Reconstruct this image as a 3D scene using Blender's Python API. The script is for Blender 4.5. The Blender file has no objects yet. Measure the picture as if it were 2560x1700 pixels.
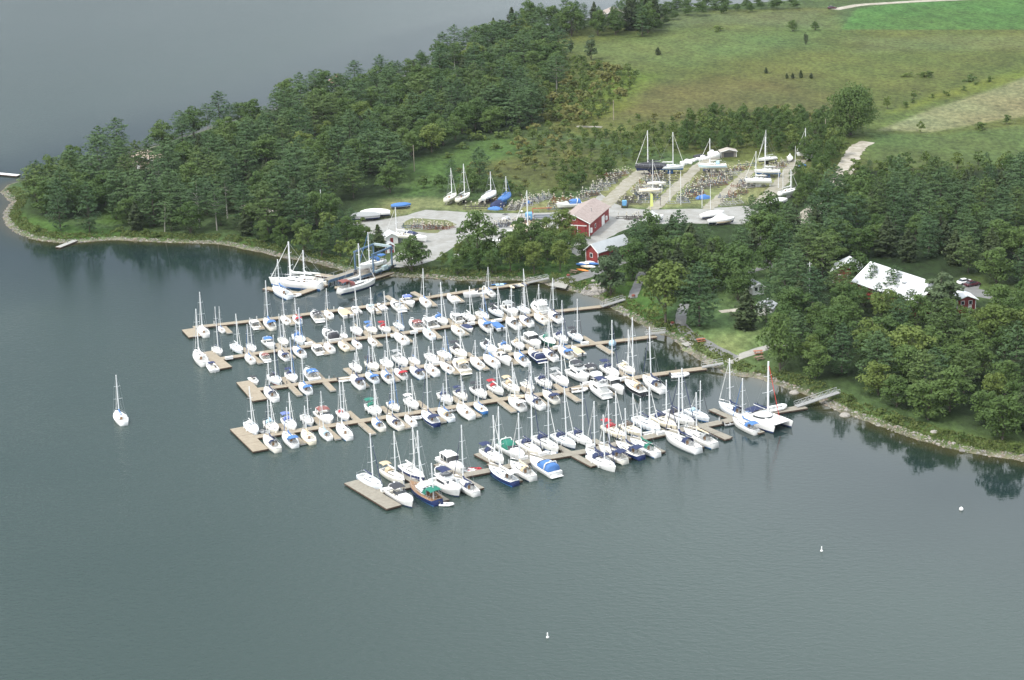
import bpy, math, random
import numpy as np
from mathutils import Vector
random.seed(7); RNG = np.random.default_rng(7)
SC = bpy.context.scene; COL = SC.collection
PI = math.pi
# ------------------------------------------------------------------ camera
CF, CP, CR, CH = 5000.0, math.radians(18), math.radians(1.9), 160.0     # focal length in photo px, pitch, roll, height
cd = bpy.data.cameras.new('camera'); cam = bpy.data.objects.new('camera', cd); COL.objects.link(cam); SC.camera = cam
cd.sensor_width = 36; cd.lens = 36 * CF / 2560; cd.clip_start = 1; cd.clip_end = 30000
fw = Vector((0, math.cos(CP), -math.sin(CP))); up0 = Vector((0, math.sin(CP), math.cos(CP))); rt0 = Vector((1, 0, 0))
rt = rt0 * math.cos(CR) - up0 * math.sin(CR); up = rt0 * math.sin(CR) + up0 * math.cos(CR)
from mathutils import Matrix
cam.matrix_world = Matrix(((rt.x, up.x, -fw.x, 0), (rt.y, up.y, -fw.y, 0), (rt.z, up.z, -fw.z, CH), (0, 0, 0, 1)))
# ------------------------------------------------------------------ light
SUN = Vector((-0.72, -0.42, 1.05)).normalized()
w = bpy.data.worlds.new('World'); SC.world = w; w.use_nodes = True
nt = w.node_tree; bg = nt.nodes['Background']; sky = nt.nodes.new('ShaderNodeTexSky'); sky.sky_type = 'NISHITA'
sky.sun_disc = False; sky.sun_elevation = math.asin(SUN.z); sky.sun_rotation = math.atan2(SUN.x, SUN.y)
sky.air_density = 1.0; sky.dust_density = 7.0; sky.ozone_density = 0.6
bg.inputs[1].default_value = 0.15
# broken bright summer cloud over the Nishita sky, with one clear gap to the north-west
tc = nt.nodes.new('ShaderNodeTexCoord'); cn = nt.nodes.new('ShaderNodeTexNoise'); cn.inputs['Scale'].default_value = 2.6; cn.inputs['Detail'].default_value = 6; cn.inputs['Roughness'].default_value = .55
cm = nt.nodes.new('ShaderNodeMapping'); cm.inputs['Scale'].default_value = (1, 1, 2.2); nt.links.new(tc.outputs['Generated'], cm.inputs['Vector']); nt.links.new(cm.outputs[0], cn.inputs['Vector'])
c1 = nt.nodes.new('ShaderNodeMapRange'); c1.inputs['From Min'].default_value = .36; c1.inputs['From Max'].default_value = .60; c1.inputs['To Min'].default_value = .45; c1.inputs['To Max'].default_value = 1.0; nt.links.new(cn.outputs['Fac'], c1.inputs[0])
dv = nt.nodes.new('ShaderNodeVectorMath'); dv.operation = 'DISTANCE'; nt.links.new(tc.outputs['Generated'], dv.inputs[0]); dv.inputs[1].default_value = (-.26, .92, .28)
c2 = nt.nodes.new('ShaderNodeMapRange'); c2.interpolation_type = 'SMOOTHSTEP'; c2.inputs['From Min'].default_value = .05; c2.inputs['From Max'].default_value = .42; c2.inputs['To Min'].default_value = .12; nt.links.new(dv.outputs['Value'], c2.inputs[0])
cx = nt.nodes.new('ShaderNodeMath'); cx.operation = 'MULTIPLY'; nt.links.new(c1.outputs[0], cx.inputs[0]); nt.links.new(c2.outputs[0], cx.inputs[1])
mx = nt.nodes.new('ShaderNodeMix'); mx.data_type = 'RGBA'; nt.links.new(cx.outputs[0], mx.inputs['Factor']); nt.links.new(sky.outputs[0], mx.inputs['A']); mx.inputs['B'].default_value = (9.6, 10.3, 10.6, 1)
sx = nt.nodes.new('ShaderNodeSeparateXYZ'); nt.links.new(tc.outputs['Generated'], sx.inputs[0]); cz = nt.nodes.new('ShaderNodeMapRange'); cz.inputs['From Min'].default_value = .08; cz.inputs['From Max'].default_value = .48; cz.inputs['To Min'].default_value = .66; cz.inputs['To Max'].default_value = 1.45; nt.links.new(sx.outputs['Z'], cz.inputs[0])
cs = nt.nodes.new('ShaderNodeVectorMath'); cs.operation = 'SCALE'; cs.inputs[0].default_value = (10.3, 11.0, 11.7); nt.links.new(cz.outputs[0], cs.inputs['Scale']); nt.links.new(cs.outputs[0], mx.inputs['B'])
nt.links.new(mx.outputs['Result'], bg.inputs[0])
sl = bpy.data.lights.new('sun', 'SUN'); sl.energy = 3.1; sl.angle = math.radians(3); sl.color = (1, 0.965, 0.91)
so = bpy.data.objects.new('sun', sl); COL.objects.link(so); so.rotation_euler = (-SUN).to_track_quat('-Z', 'Y').to_euler()
SC.view_settings.view_transform = 'Standard'; SC.view_settings.look = 'None'; SC.view_settings.exposure = 0.04
try:
    SC.cycles.max_bounces = 6; SC.cycles.diffuse_bounces = 2; SC.cycles.glossy_bounces = 3; SC.cycles.transmission_bounces = 4; SC.cycles.transparent_max_bounces = 8
except Exception: pass

# ------------------------------------------------------------------ photo pixel -> world point
def un(x, y, z=0.0):
    dx = (x - 1280) / CF; dy = -(y - 850) / CF
    d = fw + rt * dx + up * dy
    t = (z - CH) / d.z
    return Vector((d.x * t, d.y * t, z))
def pr(p):
    v = Vector(p) - Vector((0, 0, CH)); f = v.dot(fw)
    return 1280 + CF * v.dot(rt) / f, 850 - CF * v.dot(up) / f
def zheight(base, ytop):       # height of a vertical thing whose top shows at photo row ytop
    y0 = pr(base)[1]; y1 = pr(base + Vector((0, 0, 10)))[1]
    return max(0.5, 10 * (y0 - ytop) / (y0 - y1))
ZM = {0: (0, 0, 1), 1: (440, 640, 4.216), 2: (840, 640, 5.8), 3: (1140, 640, 4.722), 4: (580, 900, 5.6), 5: (900, 840, 4.722), 6: (1300, 840, 4.722),
      7: (860, 1060, 5.9), 8: (1700, 880, 5.62), 9: (1220, 980, 3.935), 10: (860, 380, 3.373), 11: (1560, 320, 4.722), 12: (1380, 540, 3.734),
      13: (1840, 780, 3.267), 14: (1480, 300, 3.279), 15: (1080, 460, 5.366), 16: (760, 560, 7.84), 17: (0, 260, 3.107), 18: (1300, 0, 1.874), 19: (1960, 380, 3.267), 20: (640, 0, 3.107)}
def zz(z, x, y):
    a, b, s = ZM[z]; return a + x / s, b + y / s

# ------------------------------------------------------------------ mesh + object helpers
def newmesh(name, verts, faces, mats=(), midx=None, smooth=False):
    me = bpy.data.meshes.new(name)
    me.from_pydata([tuple(v) for v in verts], [], [tuple(f) for f in faces])
    for m in mats: me.materials.append(m)
    if midx is not None: me.polygons.foreach_set('material_index', np.array(midx, dtype=np.int32))
    if smooth: me.polygons.foreach_set('use_smooth', np.ones(len(me.polygons), dtype=bool))
    me.update(); return me
class MB:
    def __init__(s): s.v = []; s.f = []; s.m = []
    def add(s, vs, fs, mi=0):
        o = len(s.v); s.v += [tuple(v) for v in vs]; s.f += [tuple(i + o for i in f) for f in fs]; s.m += [mi] * len(fs); return s
    def box(s, x0, x1, y0, y1, z0, z1, mi=0, bev=0.0):
        if bev:
            b = bev; pts = []
            for z, i in ((z0, 0), (z1 - b, 0), (z1, b)):
                pts += [(x0 + i, y0 + i, z), (x1 - i, y0 + i, z), (x1 - i, y1 - i, z), (x0 + i, y1 - i, z)]
            fs = [(0, 3, 2, 1), (8, 9, 10, 11)]
            for k in (0, 4):
                for j in range(4): fs.append((k + j, k + (j + 1) % 4, k + 4 + (j + 1) % 4, k + 4 + j))
            return s.add(pts, fs, mi)
        return s.add([(x0, y0, z0), (x1, y0, z0), (x1, y1, z0), (x0, y1, z0), (x0, y0, z1), (x1, y0, z1), (x1, y1, z1), (x0, y1, z1)],
                     [(0, 3, 2, 1), (4, 5, 6, 7), (0, 1, 5, 4), (1, 2, 6, 5), (2, 3, 7, 6), (3, 0, 4, 7)], mi)
    def bar(s, a, b, r, n=5, mi=0, r2=None):
        a = Vector(a); b = Vector(b); d = (b - a)
        if d.length < 1e-6: return s
        d.normalize(); u = d.orthogonal().normalized(); v = d.cross(u); r2 = r if r2 is None else r2
        P = [a + (u * math.cos(2 * PI * k / n) + v * math.sin(2 * PI * k / n)) * r for k in range(n)] + [b + (u * math.cos(2 * PI * k / n) + v * math.sin(2 * PI * k / n)) * r2 for k in range(n)]
        F = [(k, (k + 1) % n, n + (k + 1) % n, n + k) for k in range(n)] + [tuple(range(n - 1, -1, -1)), tuple(range(n, 2 * n))]
        return s.add(P, F, mi)
    def path(s, pts, r, n=5, mi=0):
        for a, b in zip(pts[:-1], pts[1:]): s.bar(a, b, r, n, mi)
        return s
    def loft(s, rings, mi=0, cap0=False, cap1=False, closed=False, midx=None):
        n = len(rings[0]); o = len(s.v)
        for r in rings: s.v += [tuple(p) for p in r]
        for i in range(len(rings) - 1):
            for j in range(n if closed else n - 1):
                k = (j + 1) % n
                s.f.append((o + i * n + j, o + (i + 1) * n + j, o + (i + 1) * n + k, o + i * n + k)); s.m.append(mi if midx is None else midx[j])
        if cap0: s.f.append(tuple(o + j for j in range(n))); s.m.append(mi)
        if cap1: s.f.append(tuple(o + (len(rings) - 1) * n + j for j in range(n - 1, -1, -1))); s.m.append(mi)
        return s
    def ball(s, c, r, mi=0, sz=1.0, n=8, m=5):
        rings = []
        for i in range(m + 1):
            a = -PI / 2 + PI * i / m
            rings.append([(c[0] + r * math.cos(a) * math.cos(2 * PI * k / n), c[1] + r * math.cos(a) * math.sin(2 * PI * k / n), c[2] + r * sz * math.sin(a)) for k in range(n)])
        return s.loft(rings, mi, closed=True)
    def mesh(s, name, mats=(), smooth=False): return newmesh(name, s.v, s.f, mats, s.m, smooth)
def tag(o, label=None, cat=None, group=None, kind=None):
    if label: o['label'] = label
    if cat: o['category'] = cat
    if group: o['group'] = group
    if kind: o['kind'] = kind
    return o
def empty(name, loc=(0, 0, 0), rz=0, sc=1):
    o = bpy.data.objects.new(name, None); COL.objects.link(o); o.location = loc; o.rotation_euler = (0, 0, rz)
    o.scale = (sc, sc, sc) if not isinstance(sc, tuple) else sc; o.empty_display_size = 0.5; return o
def part(name, mesh, parent=None, mats=None, loc=None, sc=None, rot=None):
    o = bpy.data.objects.new(name, mesh); COL.objects.link(o)
    if parent is not None: o.parent = parent
    if loc is not None: o.location = loc
    if sc is not None: o.scale = sc
    if rot is not None: o.rotation_euler = rot
    if mats:
        for i, m in enumerate(mats):
            if i < len(o.material_slots): o.material_slots[i].link = 'OBJECT'; o.material_slots[i].material = m
    return o

# ------------------------------------------------------------------ materials
MATS = {}
def mat(name, col, rough=0.6, var=0.0, scale=1.0, metal=0.0, bump=0.0, bscale=6.0, col2=None, spec=None):
    if name in MATS: return MATS[name]
    m = bpy.data.materials.new(name); m.use_nodes = True; n = m.node_tree; b = n.nodes['Principled BSDF']
    b.inputs['Base Color'].default_value = (*col, 1); b.inputs['Roughness'].default_value = rough; b.inputs['Metallic'].default_value = metal
    if spec is not None: b.inputs['Specular IOR Level'].default_value = spec
    if var > 0 or col2:
        tc = n.nodes.new('ShaderNodeTexCoord'); no = n.nodes.new('ShaderNodeTexNoise'); no.inputs['Scale'].default_value = scale; no.inputs['Detail'].default_value = 6; no.inputs['Roughness'].default_value = 0.65
        cr = n.nodes.new('ShaderNodeValToRGB'); c2 = col2 or tuple(c * (1 - var) for c in col)
        cr.color_ramp.elements[0].position = 0.38; cr.color_ramp.elements[1].position = 0.62
        cr.color_ramp.elements[0].color = (*c2, 1); cr.color_ramp.elements[1].color = (*col, 1)
        n.links.new(tc.outputs['Object'], no.inputs['Vector']); n.links.new(no.outputs['Fac'], cr.inputs[0]); n.links.new(cr.outputs[0], b.inputs['Base Color'])
    if bump > 0:
        tc = n.nodes.new('ShaderNodeTexCoord'); no = n.nodes.new('ShaderNodeTexNoise'); no.inputs['Scale'].default_value = bscale; no.inputs['Detail'].default_value = 5
        bp = n.nodes.new('ShaderNodeBump'); bp.inputs['Strength'].default_value = bump; bp.inputs['Distance'].default_value = 0.1
        n.links.new(tc.outputs['Object'], no.inputs['Vector']); n.links.new(no.outputs['Fac'], bp.inputs['Height']); n.links.new(bp.outputs[0], b.inputs['Normal'])
    MATS[name] = m; return m
GEL = mat('gelcoat_white', (.78, .78, .76), .3, .08, 1.5); GELS = [GEL, mat('gelcoat_aged', (.66, .66, .63), .45, .15, 1.5), mat('gelcoat_ivory', (.72, .69, .61), .4, .1, 1.5), mat('gelcoat_cool', (.70, .74, .77), .35, .1, 1.5)]; DECKS = None
CREAM = mat('gelcoat_cream', (.72, .66, .52), .35, .06, 1.5)
DECK = mat('deck_nonskid', (.72, .72, .69), .6, .12, 3)
GLASS = mat('dark_glass', (.03, .035, .04), .1)
DARK = mat('dark_interior', (.05, .05, .05), .6)
ALU = mat('mast_alloy', (.78, .79, .79), .45, .05, 3)
STEEL = mat('stainless', (.5, .5, .52), .3, metal=.6)
WIRE = mat('rigging_wire', (.35, .36, .37), .4, metal=.3)
TEAK = mat('teak', (.28, .16, .08), .6, .3, 8)
SEAT = mat('seat_vinyl', (.62, .58, .50), .6)
CC = {'w': ('canvas_white', (.75, .75, .73)), 'n': ('canvas_navy', (.018, .03, .09)), 'b': ('canvas_blue', (.06, .17, .42)), 'r': ('canvas_red', (.38, .02, .03)),
      't': ('canvas_tan', (.52, .42, .28)), 'g': ('canvas_green', (.01, .16, .11)), 'k': ('canvas_charcoal', (.035, .037, .045)), 'c': ('canvas_cream', (.66, .56, .40)),
      'p': ('canvas_periwinkle', (.13, .18, .50)), 'm': ('canvas_maroon', (.22, .07, .06)), 'l': ('canvas_pale_blue', (.35, .50, .60)), 'y': ('canvas_grey', (.30, .31, .31)), 'o': ('canvas_brown', (.10, .07, .05))}
CW = {'w': 'white', 'n': 'navy', 'b': 'blue', 'r': 'red', 't': 'tan', 'g': 'green', 'k': 'black', 'c': 'cream', 'p': 'periwinkle', 'm': 'maroon', 'l': 'pale blue', 'y': 'grey', 'o': 'brown'}
def striped(name, col, scale, axis, rough=.6, amt=.35, var=.12):
    m = mat(name, col, rough, var, .6); n = m.node_tree; b = n.nodes['Principled BSDF']; tc_ = n.nodes.new('ShaderNodeTexCoord'); wv = n.nodes.new('ShaderNodeTexWave'); wv.bands_direction = axis; wv.wave_profile = 'SAW' if False else 'SIN'; wv.inputs['Scale'].default_value = scale; wv.inputs['Distortion'].default_value = .1
    n.links.new(tc_.outputs['Object'], wv.inputs['Vector']); bp_ = n.nodes.new('ShaderNodeBump'); bp_.inputs['Strength'].default_value = amt; bp_.inputs['Distance'].default_value = .06; n.links.new(wv.outputs['Fac'], bp_.inputs['Height']); n.links.new(bp_.outputs[0], b.inputs['Normal']); return m
def canvas(c): return mat(CC[c][0], CC[c][1], .8, .18, 4)
HULLC = {'w': GEL, 'n': mat('hull_navy', (.015, .03, .11), .25), 'c': CREAM, 'k': mat('hull_black', (.02, .022, .028), .25), 'g': mat('hull_green', (.01, .10, .07), .3), 'b': mat('hull_blue', (.04, .16, .42), .3), 'm': GEL, 'l': mat('hull_pale_blue', (.55, .68, .72), .35)}
STRIPE = {'n': HULLC['n'], 'b': HULLC['b'], 'r': mat('antifoul_red', (.35, .03, .03), .6), 'k': HULLC['k'], 'm': mat('antifoul_maroon', (.20, .02, .03), .6), 'g': HULLC['g'], 'y': mat('stripe_grey', (.4, .42, .44), .5)}

# ------------------------------------------------------------------ shoreline, land height
SHORE = [(2, 479), (14, 492), (27, 506), (20, 518), (10, 530), (8, 546), (20, 566), (40, 582), (75, 596), (115, 604), (150, 607), (200, 606), (245, 602), (290, 600), (350, 603), (420, 606), (480, 608), (540, 609), (586, 617), (621, 625), (663, 633), (702, 643),
         (760, 651), (808, 663), (850, 674), (880, 684), (930, 690), (978, 690), (995, 692), (1047, 694), (1098, 697), (1150, 701), (1236, 702), (1300, 701), (1345, 704), (1369, 711), (1381, 718), (1413, 725), (1441, 730), (1470, 737), (1487, 743), (1500, 750),
         (1513, 760), (1527, 768), (1542, 776), (1563, 787), (1585, 801), (1606, 812), (1623, 826), (1640, 832), (1662, 838), (1686, 848), (1700, 862), (1706, 876), (1728, 887), (1755, 902), (1768, 911), (1792, 920), (1808, 930), (1825, 936), (1848, 942), (1874, 942),
         (1896, 947), (1914, 952), (1940, 961), (1967, 972), (2002, 982), (2026, 991), (2047, 1004), (2066, 1014), (2115, 1035), (2177, 1056), (2238, 1079), (2284, 1096), (2330, 1110), (2391, 1125), (2452, 1138), (2513, 1145), (2560, 1153), (2750, 1195), (3300, 1330)]
BACK = [(2900, -95), (2400, -40), (2200, -18), (1990, 2), (1750, 18), (1600, 28), (1500, 42), (1455, 52), (1380, 66), (1250, 92), (1140, 132), (1020, 188), (845, 232), (585, 302), (400, 362), (230, 412), (120, 440), (60, 450), (20, 462)]
sp = [un(x, y) for x, y in SHORE] + [Vector((3200, 300, 0)), Vector((6000, 4000, 0)), Vector((2500, 4000, 0)), Vector((1100, 1900, 0))] + [un(x, y) for x, y in BACK]
SP = np.array([(p.x, p.y) for p in sp])
def wob(x, y, s, seed=0.0):    # cheap smooth noise, numpy arrays
    return (np.sin(x * s + 1.3 + seed) * np.cos(y * s * 1.17 - .7 + seed) + .6 * np.sin(x * s * 2.3 - y * s * 1.9 + 2 + seed) + .4 * np.sin(x * s * 4.7 + y * s * 4.1 + seed * 2)) / 2
def polysd(P, X, Y, chunk=30000):      # signed distance, inside positive
    X = np.asarray(X, float).ravel(); Y = np.asarray(Y, float).ravel(); out = np.empty(len(X))
    A = P; B = np.roll(P, -1, 0)
    for c in range(0, len(X), chunk):
        x = X[c:c + chunk, None]; y = Y[c:c + chunk, None]
        ax, ay = A[:, 0][None], A[:, 1][None]; ex, ey = (B - A)[:, 0][None], (B - A)[:, 1][None]
        t = np.clip(((x - ax) * ex + (y - ay) * ey) / (ex * ex + ey * ey + 1e-9), 0, 1)
        d = np.sqrt(((x - ax - t * ex) ** 2 + (y - ay - t * ey) ** 2).min(1))
        by = B[:, 1][None]
        cr = ((ay > y) != (by > y)) & (x < ex * (y - ay) / (ey + 1e-12) + ax)
        out[c:c + chunk] = np.where(cr.sum(1) % 2 == 1, d, -d)
    return out
def shore_sd(X, Y):
    X = np.asarray(X, float).ravel(); Y = np.asarray(Y, float).ravel()
    return polysd(SP, X, Y) + .5 * wob(X, Y, .35)
def hfun(sd): return np.where(sd > 0, np.minimum(1.5, sd * .22), np.maximum(-4, sd * .18))
def hgt(x, y): return float(hfun(shore_sd([x], [y]))[0])
def gp(x, y):          # photo px -> point on the land surface
    p = un(x, y, 1.5); h = hgt(p.x, p.y); p = un(x, y, h); p.z = hgt(p.x, p.y); return p
def gz(z, x, y): return gp(*zz(z, x, y))

# ------------------------------------------------------------------ ground sheet (one tensor grid, land and lake bed)
def axis(lo, hi, step, far0, far1):
    a = list(np.arange(lo, hi + .01, step)); s = step; x = lo; L = []
    while x > far0: s *= 1.35; x -= s; L.append(x)
    R = []; s = step; x = hi
    while x < far1: s *= 1.35; x += s; R.append(x)
    return np.array(L[::-1] + a + R)
def gridmesh(name, xs, ys, zf, mat_, attrs=None):
    X, Y = np.meshgrid(xs, ys); nx, ny = len(xs), len(ys); x = X.ravel(); y = Y.ravel()
    sd = shore_sd(x, y); z = zf(x, y, sd)
    me = bpy.data.meshes.new(name); me.vertices.add(nx * ny); me.vertices.foreach_set('co', np.stack([x, y, z], 1).ravel().astype(np.float32))
    i = (np.arange(ny - 1)[:, None] * nx + np.arange(nx - 1)[None]).ravel(); F = np.stack([i, i + 1, i + nx + 1, i + nx], 1)
    me.loops.add(F.size); me.loops.foreach_set('vertex_index', F.ravel().astype(np.int32)); me.polygons.add(len(F))
    me.polygons.foreach_set('loop_start', np.arange(0, F.size, 4, dtype=np.int32)); me.polygons.foreach_set('loop_total', np.full(len(F), 4, dtype=np.int32))
    me.update(calc_edges=True); me.polygons.foreach_set('use_smooth', np.ones(len(F), dtype=bool)); me.materials.append(mat_)
    return me, x, y, sd
G_ = lambda r, g, b: (r, g, b)
# zone: (photo polygon, colour, feather metres)   real surface colours of the ground cover
ZONES = [
 ([(1240, 130), (1500, 60), (1800, 25), (2080, 20), (2105, 75), (2700, 70), (2700, 500), (1900, 420), (1400, 330), (1240, 240)], (.122, .128, .038), 4),
 ([(1560, 210), (1950, 190), (2120, 240), (2080, 300), (1800, 310), (1540, 290), (1480, 260)], (.128, .108, .040), 14),
 ([(1420, 115), (1900, 55), (2090, 85), (2050, 120), (1650, 160), (1480, 170)], (.128, .145, .050), 14),
 ([(1600, 35), (2060, 25), (2080, 70), (1800, 60), (1600, 80)], (.125, .135, .060), 8),
 ([(2104, 73), (2140, 22), (2250, 8), (2400, 2), (2800, -12), (2800, 76), (2560, 74), (2300, 74)], (.088, .160, .044), 1),
 ([(2130, 95), (2700, 85), (2700, 120), (2150, 130)], (.135, .140, .055), 6),
 ([(2700, 130), (2480, 195), (2330, 235), (2220, 285), (2260, 275), (2460, 225), (2700, 150)], (.165, .160, .035), 3),
 ([(2700, 135), (2500, 220), (2330, 270), (2200, 325), (2330, 330), (2560, 290), (2700, 280)], (.25, .205, .115), 2),
 ([(2180, 335), (2350, 335), (2700, 300), (2700, 420), (2200, 420), (2150, 380)], (.105, .132, .045), 3),
 ([(1010, 400), (1100, 385), (1200, 345), (1290, 340), (1340, 400), (1200, 430), (1120, 470), (1020, 490), (990, 440)], (.080, .125, .034), 5),
 ([(1200, 420), (1420, 360), (1560, 400), (1500, 450), (1400, 480), (1300, 480), (1240, 470)], (.135, .120, .040), 8),
 ([(1430, 215), (1560, 175), (1640, 190), (1530, 290), (1440, 300), (1420, 270)], (.150, .165, .030), 6),
 ([(960, 500), (1080, 495), (1250, 510), (1400, 500), (1470, 490), (1560, 425), (2010, 395), (1990, 440), (1900, 515), (1560, 520), (1400, 530), (1060, 525), (1000, 540), (930, 550)], (.27, .235, .115), 3),
 ([(1000, 560), (1030, 545), (1120, 548), (1140, 562), (1090, 585), (1010, 575)], (.12, .14, .05), 2),
 ([(1145, 610), (1200, 600), (1330, 612), (1440, 625), (1450, 690), (1150, 690), (1100, 650)], (.060, .105, .028), 2),
 ([(1400, 720), (1500, 660), (1620, 660), (1640, 760), (1720, 830), (1700, 850), (1600, 800), (1520, 760), (1440, 725)], (.075, .125, .028), 2),
 ([(1660, 835), (1700, 822), (1760, 745), (1880, 640), (1960, 650), (1940, 740), (1935, 800), (1915, 870), (1850, 900), (1900, 930), (1840, 940), (1800, 915), (1720, 870)], (.150, .190, .075), 2),
 ([(1745, 850), (1790, 825), (1870, 835), (1850, 885), (1790, 880)], (.235, .225, .095), 6),
 ([(1960, 850), (2010, 470), (2150, 425), (2700, 420), (2700, 1080), (2500, 1080), (2250, 1010), (2080, 950), (1990, 925)], (.030, .045, .016), 4),
 ([(1540, 540), (1700, 560), (2010, 480), (2000, 640), (1880, 640), (1800, 740), (1700, 780), (1620, 700), (1540, 650)], (.035, .055, .018), 4),
 ([(60, 480), (140, 455), (400, 365), (845, 235), (1140, 135), (1340, 90), (1420, 200), (1380, 300), (1200, 350), (1060, 395), (990, 430), (980, 490), (860, 530), (880, 640), (780, 640), (620, 590), (620, 500), (400, 540), (260, 540), (120, 550)], (.028, .044, .016), 5),
 ([(260, 500), (300, 490), (330, 530), (300, 560), (250, 560)], (.08, .12, .03), 3),
 ([(600, 515), (660, 515), (660, 550), (600, 545)], (.08, .12, .03), 3),
 ([(10, 540), (30, 520), (100, 545), (200, 565), (340, 580), (640, 600), (640, 615), (300, 598), (110, 600), (40, 580)], (.085, .130, .032), 2),
 ([(1950, 950), (2080, 985), (2250, 1050), (2450, 1090), (2700, 1120), (2700, 1170), (2450, 1135), (2250, 1075), (2080, 1010)], (.100, .125, .036), 2),
 ([(2380, 700), (2450, 690), (2560, 720), (2540, 760), (2440, 745)], (.11, .14, .045), 3),
]
def ground_colors(x, y, sd):
    base = np.array([.046, .074, .025]); C = np.tile(base, (len(x), 1))
    for poly, col, fe in ZONES:
        P = np.array([(un(a, b, 1.5).x, un(a, b, 1.5).y) for a, b in poly])
        m = (x > P[:, 0].min() - 20) & (x < P[:, 0].max() + 20) & (y > P[:, 1].min() - 20) & (y < P[:, 1].max() + 20)
        if not m.any(): continue
        s = polysd(P, x[m], y[m]) + fe * .6 * wob(x[m], y[m], 1.1 / (fe + 2))
        t = np.clip(.5 + s / (2 * fe), 0, 1)[:, None]; C[m] = C[m] * (1 - t) + np.array(col) * [.55, .66, .58] * t
    for zi, th, wl_, am_ in ((4, .25, 9, .07), (7, 1.05, 7, .08), (17, 2.2, 3.5, .05)):
        P = np.array([(un(a, b, 1.5).x, un(a, b, 1.5).y) for a, b in ZONES[zi][0]]); m = (x > P[:, 0].min()) & (x < P[:, 0].max()) & (y > P[:, 1].min()) & (y < P[:, 1].max())
        if m.any(): q = polysd(P, x[m], y[m]) > 0; u = x[m] * math.cos(th) + y[m] * math.sin(th); C[m] = C[m] * (1 + am_ * np.sin(u * 6.283 / wl_ + wob(x[m], y[m], .05)) * q)[:, None]
    # patches of drier and greener growth, world-space
    n = wob(x, y, .045, 3) + .5 * wob(x, y, .16, 5); C *= (1 + .16 * np.clip(n, -1, 1))[:, None]
    C[:, 0] *= 1 + .16 * np.clip(wob(x, y, .03, 9), -1, 1)
    # stone strip at the water's edge and the lake bed
    sw = 1.3 + .9 * wob(x, y, .09, 2); t = np.clip((sw - sd) / 1.2, 0, 1)[:, None]
    C = C * (1 - t) + np.array([.17, .15, .12]) * t
    t = np.clip((-sd) / 3, 0, 1)[:, None]; C = C * (1 - t) + np.array([.16, .13, .06]) * t
    return C
gm = bpy.data.materials.new('ground_cover'); gm.use_nodes = True; n = gm.node_tree; b = n.nodes['Principled BSDF']; b.inputs['Roughness'].default_value = .95; b.inputs['Specular IOR Level'].default_value = .15
at = n.nodes.new('ShaderNodeAttribute'); at.attribute_name = 'cover'
geo = n.nodes.new('ShaderNodeNewGeometry')
def noise(nn, sc, det=5, src=None, rough=.6):
    q = nn.nodes.new('ShaderNodeTexNoise'); q.inputs['Scale'].default_value = sc; q.inputs['Detail'].default_value = det; q.inputs['Roughness'].default_value = rough
    if src is not None: nn.links.new(src, q.inputs['Vector'])
    return q
mp = n.nodes.new('ShaderNodeMapping'); mp.inputs['Scale'].default_value = (1, .55, 1); mp.inputs['Rotation'].default_value = (0, 0, .25); n.links.new(geo.outputs['Position'], mp.inputs['Vector'])
n1 = noise(n, .55, 8, mp.outputs[0], .7); n2 = noise(n, .12, 5, mp.outputs[0], .6)
mr = n.nodes.new('ShaderNodeMapRange'); mr.inputs['From Min'].default_value = .3; mr.inputs['From Max'].default_value = .7; mr.inputs['To Min'].default_value = .45; mr.inputs['To Max'].default_value = 1.55; n.links.new(n1.outputs['Fac'], mr.inputs[0])
mr2 = n.nodes.new('ShaderNodeMapRange'); mr2.inputs['From Min'].default_value = .3; mr2.inputs['From Max'].default_value = .7; mr2.inputs['To Min'].default_value = .78; mr2.inputs['To Max'].default_value = 1.22; n.links.new(n2.outputs['Fac'], mr2.inputs[0])
mu = n.nodes.new('ShaderNodeMath'); mu.operation = 'MULTIPLY'; n.links.new(mr.outputs[0], mu.inputs[0]); n.links.new(mr2.outputs[0], mu.inputs[1])
vm = n.nodes.new('ShaderNodeVectorMath'); vm.operation = 'SCALE'; n.links.new(at.outputs['Color'], vm.inputs[0]); n.links.new(mu.outputs[0], vm.inputs['Scale']); n.links.new(vm.outputs[0], b.inputs['Base Color'])
bp = n.nodes.new('ShaderNodeBump'); bp.inputs['Strength'].default_value = .9; bp.inputs['Distance'].default_value = .6; n.links.new(n1.outputs['Fac'], bp.inputs['Height']); n.links.new(bp.outputs[0], b.inputs['Normal'])
xs = axis(-250, 330, 2.0, -4000, 5000); ys = axis(380, 1100, 2.0, -200, 7000)
me, gx, gy, gsd = gridmesh('ground', xs, ys, lambda x, y, sd: hfun(sd) + np.where(sd > 1, .08 * wob(x, y, .5), 0) * (sd < 8) - .0, gm)
C = ground_colors(gx, gy, gsd); ca = me.color_attributes.new('cover', 'FLOAT_COLOR', 'POINT'); ca.data.foreach_set('color', np.concatenate([C, np.ones((len(C), 1))], 1).ravel().astype(np.float32))
tag(part('ground', me), kind='structure')
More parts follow.
